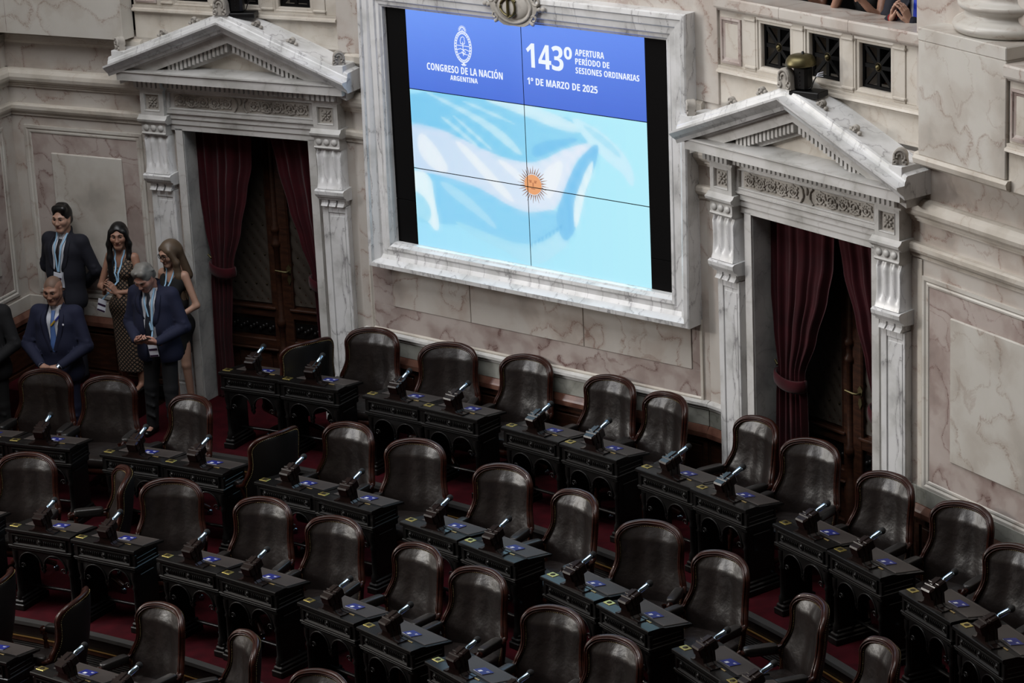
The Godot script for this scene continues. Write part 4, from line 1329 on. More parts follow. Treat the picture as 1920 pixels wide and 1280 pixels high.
func tiers() -> void:
	var o := struct("floor", "red carpeted floor stepping down in curved tiers with dark nosings", "floor")
	for i in 5:
		var y: float = FLOORS[i]
		# the back tier stops short on the far left, where the second tier reaches the wall
		for seg in ([[-17.6, 48.0], [-48.0, -17.6]] if i < 2 else [[-48.0, 48.0]]):
			var r0: float = EDGE_R[i] if i < 4 else 0.5
			var r1: float = EDGE_R[i - 1] + 0.02 if i > 0 else 22.0
			if seg[1] < 0.0:
				if i == 0: continue
				r1 = 22.0
			var g := Geo.new()
			ring_slab(g, r0 + 0.07, r1, y - 0.10, y, seg[0], seg[1])
			put("carpet", g, M["carpet red"], o)
			if i == 4: continue
			var n: float = FLOORS[i + 1]
			for q in [["nosing", 0.0, 0.075, y - 0.03, y + 0.004, "nosing"], ["riser", 0.02, 0.14, y - 0.14, y - 0.03, "wood black"], ["riser_moulding", 0.005, 0.12, n + 0.15, n + 0.19, "wood dark"], ["gold_strip", 0.0, 0.015, n + 0.19, n + 0.198, "gold strip"], ["vent_back", 0.03, 0.14, n - 0.05, n + 0.16, "grille black"]]:
				g = Geo.new()
				ring_slab(g, r0 + q[1], r0 + q[2], q[3], q[4], seg[0], seg[1])
				put(q[0], g, M[q[5]], o)
			g = Geo.new()
			for k in 6:
				ring_slab(g, r0 + 0.015, r0 + 0.03, n + 0.015 + k * 0.022, n + 0.025 + k * 0.022, seg[0], seg[1])
			put("vent_grille", g, M["nosing"], o).set_meta("kind", "stuff")
	# broad carpet floors beyond the arcs
	var g := Geo.new()
	g.box(Vector3(4, -1.42, 11), Vector3(44, 0.2, 34))
	put("sub_floor", g, M["carpet red"], o)
	var st := struct("floor_step", "low carpeted step along the wall under the standing people", "step", BAY_L)
	blk("tread", -4.19, -2.62, -0.32, 0.15, 0.0, 0.75, "carpet red", st, 0.01)

# ---------------------------------------------------------------- furniture
func smooth_path(pts: Array, per := 5, closed := false) -> Array:
	var out := []
	var k := pts.size()
	for i in (k if closed else k - 1):
		var p0: Vector3 = pts[(i - 1 + k) % k] if closed or i > 0 else pts[0]
		var p1: Vector3 = pts[i]
		var p2: Vector3 = pts[(i + 1) % k]
		var p3: Vector3 = pts[(i + 2) % k] if closed or i + 2 < k else pts[k - 1]
		for j in per:
			out.append(p1.cubic_interpolate(p2, p0, p3, float(j) / per))
	if not closed: out.append(pts[k - 1])
	return out

func pillow(g: Geo, c: Vector3, h: Vector3, e := 0.35, seg := 24, rings := 12) -> void:
	var pw := func(v: float) -> float: return signf(v) * pow(absf(v), e)
	var rows := []
	for i in rings + 1:
		var a := PI * i / rings - PI / 2
		var row := []
		for j in seg:
			var b := TAU * j / seg
			row.append(c + Vector3(h.x * pw.call(cos(a)) * pw.call(cos(b)), h.y * pw.call(sin(a)), h.z * pw.call(cos(a)) * pw.call(sin(b))))
		rows.append(row)
	g.grid(rows, true)

const BACK_EDGE := [[0.328, 0.635], [0.316, 0.68], [0.296, 0.74], [0.283, 0.81], [0.284, 0.90], [0.289, 0.985], [0.266, 1.04], [0.215, 1.08], [0.11, 1.102], [0.0, 1.106]]

func back_z(x: float, y: float) -> float:
	var f := clampf((y - 0.40) / 0.70, 0.0, 1.0)
	return -0.255 - 0.115 * f - 0.02 * sin(f * PI) + 0.115 * pow(absf(x) / 0.3, 2.2)

func back_w(y: float) -> float:
	if y <= BACK_EDGE[0][1]: return lerpf(0.285, 0.335, smoothstep(0.36, BACK_EDGE[0][1], y))
	for i in BACK_EDGE.size() - 1:
		if y <= BACK_EDGE[i + 1][1]:
			return lerpf(BACK_EDGE[i][0], BACK_EDGE[i + 1][0], (y - BACK_EDGE[i][1]) / (BACK_EDGE[i + 1][1] - BACK_EDGE[i][1]))
	return 0.0

func make_chair() -> Node3D:
	var o := thing("armchair", "armchair", "chair")
	# upholstered front of the back
	var g := Geo.new()
	var rows := []
	for i in 31:
		var y := lerpf(0.43, 1.092, 1.0 - pow(1.0 - i / 30.0, 1.6))
		var w := maxf(back_w(y) - 0.022, 0.05)
		var row := []
		for j in 25:
			var u := -1.0 + 2.0 * j / 24.0
			var x := u * w
			var f := (y - 0.43) / 0.66
			var puff := 0.050 * (1.0 - pow(absf(u), 4.0)) * minf(1.0, (1.0 - f) * 6.0)
			puff += 0.006 * sin(u * 9.0 + f * 2.0) * sin(f * PI) * (1 - u * u) + 0.022 * exp(-pow((f - 0.22) / 0.2, 2.0)) * (1.0 - u * u)
			row.append(Vector3(x, y, back_z(x, y) + 0.006 + puff))
		rows.append(row)
	rows.reverse()
	g.grid(rows)
	put("backrest", g, M["leather brown"], o)
	# outer leather
	g = Geo.new()
	rows = []
	for i in 22:
		var y := lerpf(0.37, 1.095, 1.0 - pow(1.0 - i / 21.0, 1.6))
		var w := maxf(back_w(y) - 0.004, 0.05)
		var row := []
		for j in 21:
			var u := -1.0 + 2.0 * j / 20.0
			row.append(Vector3(u * w, y, back_z(u * w, y) - 0.035 - 0.02 * (1 - u * u)))
		rows.append(row)
	g.grid(rows)
	put("outer_back", g, M["leather outer"], o)
	# carved wooden rim, from arm to arm over the top
	g = Geo.new()
	var edge := []
	for i in BACK_EDGE.size():
		var q: Array = BACK_EDGE[i]
		edge.append(Vector3(-q[0], q[1], back_z(q[0], q[1]) - 0.012))
	for i in range(BACK_EDGE.size() - 2, -1, -1):
		var q: Array = BACK_EDGE[i]
		edge.append(Vector3(q[0], q[1], back_z(q[0], q[1]) - 0.012))
	var sw := edge.duplicate()
	sw.push_front(Vector3(-0.338, 0.615, back_z(0.335, 0.62) + 0.05)); sw.append(Vector3(0.338, 0.615, back_z(0.335, 0.62) + 0.05))
	var line := smooth_path(sw, 5)
	g.tube(line, 0.023, 10, false, 1.0, Vector3(0, 0, 1))
	var bead := []
	for v in line: bead.append(v + Vector3(-v.x * 0.065, -(v.y - 0.8) * 0.07, 0.022))
	g.tube(bead, 0.0085, 6)
	bead = []
	for v in line: bead.append(v + Vector3(-v.x * 0.015, -(v.y - 0.8) * 0.015, 0.028))
	g.tube(bead, 0.007, 6)
	for s in [-1.0, 1.0]:
		g.tube([Vector3(s * 0.335, 0.63, back_z(0.335, 0.63)), Vector3(s * 0.312, 0.52, back_z(0.3, 0.52) - 0.005), Vector3(s * 0.295, 0.36, back_z(0.28, 0.4) - 0.005)], 0.022, 8)
	put("back_rim", g, M["wood mahogany"], o)
	# brass nails
	g = Geo.new()
	var inner := smooth_path(edge, 12)
	var run_len := 0.0
	for i in range(1, inner.size()):
		run_len += inner[i].distance_to(inner[i - 1])
		if run_len > 0.0135:
			run_len = 0.0
			var v: Vector3 = inner[i]
			g.ball(Vector3(v.x * 0.905, 0.80 + (v.y - 0.80) * 0.90, back_z(v.x * 0.905, v.y) + 0.017), Vector3(0.0042, 0.0042, 0.0042), 5, 3)
			g.ball(Vector3(v.x * 0.99, v.y - 0.006, back_z(v.x, v.y) - 0.042), Vector3(0.0042, 0.0042, 0.0042), 5, 3)
	for s in [-1.0, 1.0]:
		for i in 16:
			var y := 0.615 - i * 0.0135
			g.ball(Vector3(s * (0.308 - i * 0.0012), y, back_z(0.29, y) + 0.022), Vector3(0.004, 0.004, 0.004), 5, 3)
			g.ball(Vector3(s * (0.322 - i * 0.0018), y, back_z(0.31, y) - 0.036), Vector3(0.004, 0.004, 0.004), 5, 3)
	put("nail_trim", g, M["brass nail"], o).set_meta("kind", "stuff")
	# arms
	for s in [-1.0, 1.0]:
		var a := Node3D.new()
		add_named(a, "armrest", o)
		a.position = Vector3(s * 0.318, 0.62, 0)
		g = Geo.new()
		var zb := back_z(0.335, 0.62) + 0.03
		g.t = Transform3D(Basis(Vector3.UP, s * 0.06), Vector3(s * 0.004, 0.018, zb + 0.135))
		pillow(g, Vector3.ZERO, Vector3(0.042, 0.034, 0.14), 0.4, 16, 10)
		put("arm_pad", g, M["leather arm"], a)
		g = Geo.new()
		g.tube([Vector3(0, -0.018, zb - 0.02), Vector3(s * 0.004, -0.012, zb + 0.12), Vector3(s * 0.012, -0.012, zb + 0.245), Vector3(s * 0.014, 0.004, zb + 0.29)], [0.028, 0.03, 0.028, 0.024], 8)
		scroll(g, Vector3(s * 0.014, -0.014, zb + 0.295), 0.03, 1.4, 0.019, Vector3(0, 0, 1), Vector3.UP, PI / 2, -1.0)
		g.ball(Vector3(s * 0.014, -0.012, zb + 0.30), Vector3(0.027, 0.034, 0.036), 10, 8)
		for k in 3: g.ball(Vector3(s * 0.014 + (k - 1) * 0.013, -0.03, zb + 0.318), Vector3(0.009, 0.012, 0.014), 6, 5)
		put("arm_scroll", g, M["wood mahogany"], a)
		g = Geo.new()
		g.t = Transform3D(Basis(Vector3(0, 0, 1), s * 0.12), Vector3(-s * 0.018, -0.25, zb + 0.265))
		g.lathe(PackedVector2Array([Vector2(0.022, 0.0), Vector2(0.026, 0.02), Vector2(0.016, 0.04), Vector2(0.024, 0.10), Vector2(0.020, 0.15), Vector2(0.013, 0.17), Vector2(0.026, 0.19), Vector2(0.014, 0.21), Vector2(0.022, 0.24)]), 10)
		put("arm_post", g, M["wood mahogany"], a)
	# seat
	g = Geo.new()
	pillow(g, Vector3(0, 0.425, 0.0), Vector3(0.285, 0.06, 0.262), 0.42, 28, 10)
	put("seat", g, M["leather brown"], o)
	g = Geo.new()
	pillow(g, Vector3(0, 0.345, -0.005), Vector3(0.29, 0.038, 0.262), 0.22, 28, 6)
	put("seat_rail", g, M["wood mahogany"], o)
	g = Geo.new()
	g.lathe(PackedVector2Array([Vector2(0.10, 0.31), Vector2(0.05, 0.285), Vector2(0.04, 0.22), Vector2(0.055, 0.18), Vector2(0.06, 0.14), Vector2(0.03, 0.10), Vector2(0.0, 0.10)]), 14)
	put("pedestal", g, M["wood mahogany"], o)
	for i in 4:
		var l := Node3D.new()
		add_named(l, "leg", o)
		l.rotation.y = PI / 4 + i * PI / 2
		g = Geo.new()
		g.tube(smooth_path([Vector3(0, 0.15, 0.03), Vector3(0, 0.155, 0.12), Vector3(0, 0.11, 0.24), Vector3(0, 0.07, 0.31)], 4), 0.026, 8)
		put("foot", g, M["wood mahogany"], l)
		g = Geo.new()
		g.t = Transform3D(Basis(Vector3(0, 0, 1), PI / 2), Vector3(0, 0.028, 0.315))
		g.lathe(PackedVector2Array([Vector2(0, -0.014), Vector2(0.02, -0.014), Vector2(0.028, -0.008), Vector2(0.028, 0.008), Vector2(0.02, 0.014), Vector2(0, 0.014)]), 12)
		put("caster", g, M["chrome"], l)
	return o

func make_desk() -> Node3D:
	var o := thing("desk", "desk", "desk")
	var g := Geo.new()
	g.prism(poly([[0.018, 0.768], [0.022, 0.775], [0.022, 0.795], [0.015, 0.80], [-0.095, 0.80], [-0.125, 0.795], [-0.145, 0.786], [-0.41, 0.752], [-0.415, 0.745], [-0.41, 0.732], [-0.145, 0.762], [-0.09, 0.768]]), -0.355, 0.355)
	put("desktop", g, M["wood black"], o)
	# leather writing pad with a paler border line
	var tilt := Transform3D(Basis(Vector3.RIGHT, -atan2(0.034, 0.265)), Vector3(0.03, 0.7695, -0.277))
	g = Geo.new()
	g.t = tilt
	g.box(Vector3(0, 0.002, 0), Vector3(0.58, 0.005, 0.245), 0.002)
	put("writing_pad", g, M["leather pad"], o)
	g = Geo.new()
	g.t = tilt
	for s in [-1.0, 1.0]:
		g.box(Vector3(0, 0.0045, s * 0.108), Vector3(0.55, 0.0018, 0.005))
		g.box(Vector3(s * 0.272, 0.0045, 0), Vector3(0.005, 0.0018, 0.216))
	put("pad_border", g, M["pad border"], o)
	# carved apron
	var ap := Node3D.new()
	add_named(ap, "apron", o)
	g = Geo.new()
	g.prism(poly([[0.0, 0.62], [0.0, 0.77], [-0.09, 0.77], [-0.14, 0.763], [-0.335, 0.738], [-0.335, 0.62]]), -0.338, 0.338)
	g.box(Vector3(0, 0.632, -0.165), Vector3(0.70, 0.022, 0.36), 0.006)
	g.box(Vector3(0, 0.613, -0.165), Vector3(0.685, 0.014, 0.345), 0.004)
	for s in [-1.0, 1.0]:
		for y in [0.668, 0.712]:
			g.box(Vector3(s * 0.339, y, -0.17), Vector3(0.012, 0.008, 0.31), 0.003)
		g.box(Vector3(s * 0.339, 0.69, -0.015), Vector3(0.014, 0.12, 0.03), 0.003)
		g.box(Vector3(s * 0.339, 0.68, -0.32), Vector3(0.014, 0.10, 0.025), 0.003)
	put("carcass", g, M["wood black"], ap)
	g = Geo.new()
	frame_geo(g, -0.30, 0.30, 0.645, 0.755, [[0.0, 0.0], [0.0, 0.014], [0.010, 0.016], [0.018, 0.006], [0.022, 0.001]])
	for k in [-0.245, 0.0, 0.245]:
		g.ball(Vector3(k, 0.70, 0.003), Vector3(0.021, 0.021, 0.012), 10, 5)
		var rg := []
		for i in 14: rg.append(Vector3(k + cos(TAU * i / 14.0) * 0.025, 0.70 + sin(TAU * i / 14.0) * 0.025, 0.004))
		g.tube(rg, 0.0045, 5, true)
	for s in [-1.0, 1.0]:
		for i in 8:
			var x: float = s * (0.055 + i * 0.022)
			g.ball(Vector3(x, 0.70, 0.002), Vector3(0.006, 0.021, 0.010), 6, 4)
	put("carved_panel", g, M["wood black"], ap)
	# twin arches with a pendant
	var ar := Node3D.new()
	add_named(ar, "arcade", o)
	g = Geo.new()
	var h := Geo.new()
	for s in [-1.0, 1.0]:
		var c: float = s * 0.135
		var pp := PackedVector2Array([Vector2(c - 0.135, 0.61), Vector2(c - 0.135, 0.455)])
		var path := []
		for i in 17:
			var a := PI - PI * i / 16.0
			pp.append(Vector2(c + cos(a) * 0.122, 0.455 + sin(a) * 0.125))
			path.append(Vector3(c + cos(a) * 0.122, 0.455 + sin(a) * 0.125, 0.0))
		pp.append(Vector2(c + 0.135, 0.455)); pp.append(Vector2(c + 0.135, 0.61))
		g.slab(pp, -0.045, -0.015)
		path.push_front(Vector3(c - 0.122, 0.425, 0)); path.append(Vector3(c + 0.122, 0.425, 0))
		for v in path.size(): path[v].z = -0.012
		h.tube(path, 0.0075, 6)
		scroll(h, Vector3(c + s * 0.09, 0.44, -0.02), 0.028, 1.2, 0.007, Vector3(-s, 0, 0), Vector3.UP)
	put("arch_panel", g, M["wood black"], ar)
	put("arch_moulding", h, M["wood black"], ar)
	g = Geo.new()
	g.t = Transform3D(Basis.IDENTITY, Vector3(0, 0, -0.028))
	g.lathe(PackedVector2Array([Vector2(0.026, 0.46), Vector2(0.028, 0.45), Vector2(0.014, 0.435), Vector2(0.022, 0.415), Vector2(0.010, 0.395), Vector2(0.0, 0.385)]), 12)
	put("pendant", g, M["wood black"], ar)
	# end supports
	for s in [-1.0, 1.0]:
		var l := Node3D.new()
		add_named(l, "leg", o)
		l.position = Vector3(s * 0.298, 0, -0.18)
		g = Geo.new()
		g.box(Vector3(0, 0.36, 0), Vector3(0.052, 0.50, 0.29), 0.006)
		g.box(Vector3(0, 0.585, 0), Vector3(0.075, 0.045, 0.33), 0.008)
		g.box(Vector3(s * 0.024, 0.37, 0), Vector3(0.01, 0.34, 0.19), 0.004)
		put("end_panel", g, M["wood black"], l)
		g = Geo.new()
		g.t = Transform3D(Basis.IDENTITY, Vector3(0, 0, 0.15))
		g.lathe(PackedVector2Array([Vector2(0.034, 0.10), Vector2(0.034, 0.16), Vector2(0.022, 0.18), Vector2(0.020, 0.40), Vector2(0.030, 0.42), Vector2(0.020, 0.44), Vector2(0.032, 0.50), Vector2(0.034, 0.58)]), 12)
		put("colonnette", g, M["wood black"], l)
		g = Geo.new()
		g.box(Vector3(0, 0.03, 0), Vector3(0.125, 0.06, 0.40), 0.008)
		g.box(Vector3(0, 0.078, 0), Vector3(0.105, 0.036, 0.37), 0.012)
		g.box(Vector3(0, 0.112, 0), Vector3(0.085, 0.032, 0.34), 0.010)
		put("plinth", g, M["wood black"], l)
	g = Geo.new()
	g.tube([Vector3(-0.28, 0.17, -0.2), Vector3(0.28, 0.17, -0.2)], 0.016, 8)
	put("stretcher", g, M["wood black"], o)
	# brass socket plate and name strip
	var bp := Node3D.new()
	add_named(bp, "socket_plate", o)
	bp.position = Vector3(-0.305, 0.80, -0.075)
	g = Geo.new()
	g.box(Vector3(0, 0.002, 0), Vector3(0.088, 0.005, 0.066), 0.002)
	put("plate", g, M["brass"], bp)
	g = Geo.new()
	g.lathe(PackedVector2Array([Vector2(0, 0.011), Vector2(0.012, 0.010), Vector2(0.018, 0.007), Vector2(0.024, 0.004)]), 14)
	put("cup", g, M["brass dark"], bp)
	g = Geo.new()
	g.box(Vector3(0.20, 0.803, -0.10), Vector3(0.065, 0.006, 0.014), 0.002)
	put("name_strip", g, M["brass nail"], o)
	return o

func make_microphone() -> Node3D:
	var o := thing("microphone", "microphone", "microphone")
	var g := Geo.new()
	g.slab(PackedVector2Array([Vector2(-0.13, 0.0), Vector2(0.15, 0.0), Vector2(0.15, 0.010), Vector2(0.085, 0.014), Vector2(0.062, 0.03), Vector2(0.050, 0.115), Vector2(-0.046, 0.115), Vector2(-0.058, 0.035), Vector2(-0.085, 0.016), Vector2(-0.13, 0.010)]), -0.055, 0.055)
	put("foot", g, M["wood microphone"], o)
	for s in [-1.0, 1.0]:
		g = Geo.new()
		g.slab(PackedVector2Array([Vector2(0.15, 0.010), Vector2(0.085, 0.014), Vector2(0.062, 0.03), Vector2(0.050, 0.115), Vector2(0.054, 0.116), Vector2(0.067, 0.033), Vector2(0.088, 0.018), Vector2(0.15, 0.014)]), s * 0.03 - 0.004, s * 0.03 + 0.004)
		put("foot_ridge", g, M["black metal"], o)
	var hd := Node3D.new()
	add_named(hd, "head", o)
	hd.transform = Transform3D(Basis(Vector3.RIGHT, 0.34).scaled(Vector3.ONE * 1.12), Vector3(0, 0.138, 0.0))
	g = Geo.new()
	g.box(Vector3(0, 0, 0), Vector3(0.105, 0.082, 0.155), 0.010)
	g.box(Vector3(0, 0.0, 0.02), Vector3(0.118, 0.094, 0.02), 0.006)
	g.box(Vector3(0, 0.0, -0.012), Vector3(0.114, 0.090, 0.010), 0.004)
	g.box(Vector3(0, 0.043, -0.03), Vector3(0.03, 0.012, 0.09), 0.004)
	put("shell", g, M["wood microphone"], hd)
	g = Geo.new()
	g.t = Transform3D(Basis(Vector3.RIGHT, -PI / 2), Vector3(0, 0.012, -0.07))
	g.lathe(PackedVector2Array([Vector2(0.012, 0.0), Vector2(0.013, 0.02), Vector2(0.0175, 0.024), Vector2(0.0195, 0.095), Vector2(0.021, 0.10), Vector2(0.019, 0.105)]), 14)
	put("barrel", g, M["chrome"], hd)
	g = Geo.new()
	g.ball(Vector3(0, 0.012, -0.193), Vector3(0.0255, 0.0255, 0.028), 14, 10)
	put("windscreen", g, M["black foam"], hd)
	return o

func make_booklet() -> Node3D:
	var o := thing("booklet", "booklet", "booklet")
	var g := Geo.new()
	g.box(Vector3(0, 0.003, 0), Vector3(0.126, 0.005, 0.106))
	put("pages", g, M["white paper"], o)
	g = Geo.new()
	g.box(Vector3(0.002, 0.0065, -0.002), Vector3(0.13, 0.0018, 0.108))
	g.box(Vector3(0.001, 0.0008, 0), Vector3(0.128, 0.0014, 0.108))
	put("cover", g, M["blue paper"], o)
	g = Geo.new()
	g.box(Vector3(-0.012, 0.008, 0.022), Vector3(0.030, 0.001, 0.034))
	put("white_emblem", g, M["white paper"], o)
	g = Geo.new()
	for k in 3: g.box(Vector3(0.036, 0.008, -0.025 + k * 0.008), Vector3(0.032 - k * 0.006, 0.001, 0.003))
	put("printed_lines", g, M["white paper"], o)
	return o

const ROWS := ["back row", "second row", "third row", "nearest row"]
const ORD := ["first", "second", "third", "fourth", "fifth", "sixth", "seventh", "eighth", "ninth", "tenth", "eleventh", "twelfth", "thirteenth"]
# bearing of each desk's plate from the centre of the arcs, in degrees
const DESKS := [[11.9, 8.9, 4.6, 1.7, -2.6, -5.7, -9.8, -12.8, -17.4, -20.5, -24.7, -27.9],
	[21.6, 18.2, 13.1, 9.7, 4.4, 1.0, -4.2, -7.8, -13.0, -16.7, -21.9, -25.3],
	[18.8, 13.7, 9.7, 4.3, 0.4, -5.1, -9.3, -14.4, -18.5],
	[14.4, 9.7, 3.1, -1.3, -8.0]]
# row, x, z, facing in degrees, and how it stands
const CHAIRS := [[0, -1.11, 0.71, -105, "turned its back"], [0, -0.38, 0.53, 14, ""], [0, 0.61, 0.47, 22, ""], [0, 1.43, 0.38, 5, ""], [0, 2.46, 0.44, -1, ""], [0, 3.13, 0.55, -13, "swivelled left"], [0, 4.18, 0.64, -17, "swivelled left"], [0, 4.98, 0.86, 1, ""], [0, 5.92, 1.2, -7, ""], [0, 6.81, 1.44, -4, ""], [0, 7.6, 1.99, -8, ""],
	[1, -2.94, 2.54, 21, ""], [1, -2.22, 2.34, 22, ""], [1, -1.19, 2.34, -2, "swivelled left"], [1, -0.16, 2.22, -94, "turned its back"], [1, 0.68, 2.08, 4, ""], [1, 1.57, 2.06, 18, ""], [1, 2.63, 2.14, 9, ""], [1, 3.47, 2.29, -12, "swivelled left"], [1, 4.56, 2.49, 16, ""], [1, 5.35, 2.73, -6, ""], [1, 6.32, 3.05, -34, "sideways"], [1, 7.2, 3.43, -35, "sideways"],
	[2, -1.74, 3.81, 26, ""], [2, -0.99, 3.57, -37, "sideways"], [2, -0.05, 3.53, 28, ""], [2, 0.94, 3.43, 14, ""], [2, 1.78, 3.42, 9, ""], [2, 2.75, 3.49, -5, "swivelled left"], [2, 3.55, 3.6, 2, ""], [2, 4.6, 3.88, 6, ""], [2, 5.31, 4.08, -6, "swivelled left"],
	[3, -0.74, 5.23, -63, "turned its back"], [3, 0.15, 5.15, -64, "turned its back"], [3, 1.26, 5.09, -3, "swivelled left"], [3, 2.16, 5.09, -27, "sideways"], [3, 3.36, 5.3, 5, ""]]

func furniture() -> void:
	var desk := make_desk()
	var mic := make_microphone()
	var book := make_booklet()
	var first := true
	var rng := RandomNumberGenerator.new()
	rng.seed = 5
	for r in 4:
		for i in DESKS[r].size():
			var th := deg_to_rad(DESKS[r][i])
			var b := Basis(Vector3.UP, th)
			var front: Vector3 = CENTRE - b.z * (DESK_R[r] - 0.08) + b.x * 0.305 + b.z * 0.08
			front.y = FLOORS[r]
			var at := Transform3D(b, front)
			var where := "the %s desk from the left, %s" % [ORD[i], ROWS[r]]
			var lab := "black carved wooden desk, %s from the left in the %s" % [ORD[i], ROWS[r]]
			var mt := at * Transform3D(Basis(Vector3.UP, rng.randf_range(-0.12, 0.12)), Vector3(0.02, 0.80, -0.055))
			var bt := at * Transform3D(Basis(Vector3.RIGHT, -atan2(0.034, 0.265)) * Basis(Vector3.UP, rng.randf_range(-0.12, 0.15)), Vector3(0.06 + rng.randf_range(-0.02, 0.02), 0.7775, -0.245 + rng.randf_range(-0.012, 0.012)))
			if first:
				desk.transform = at; mic.transform = mt; book.transform = bt
				desk.set_meta("label", lab)
				mic.set_meta("label", "tilted wooden microphone on " + where)
				book.set_meta("label", "small blue booklet on " + where)
				desk.set_meta("group", "carved wooden desks"); mic.set_meta("group", "desk microphones"); book.set_meta("group", "blue booklets on the desks")
				first = false
			else:
				dup(desk, "desk", lab, at)
				dup(mic, "microphone", "tilted wooden microphone on " + where, mt)
				dup(book, "booklet", "small blue booklet on " + where, bt)
	var chair := make_chair()
	chair.set_meta("group", "brown leather armchairs")
	var n := [0, 0, 0, 0]
	for i in CHAIRS.size():
		var c: Array = CHAIRS[i]
		var r: int = c[0]
		var at := Transform3D(Basis(Vector3.UP, deg_to_rad(c[3])), Vector3(c[1], FLOORS[r], c[2]))
		var how := {"": "brown leather armchair with wooden rim facing its desk", "swivelled left": "brown leather armchair with wooden rim swivelled left", "sideways": "brown leather armchair seen from the side", "turned its back": "brown leather armchair showing its dark outer back"}
		var lab: String = "%s, %s armchair of the %s" % [how[c[4]], ORD[n[r]], ROWS[r]]
		n[r] += 1
		if i == 0:
			chair.transform = at
			chair.set_meta("label", lab)
		else:
			dup(chair, "armchair", lab, at)

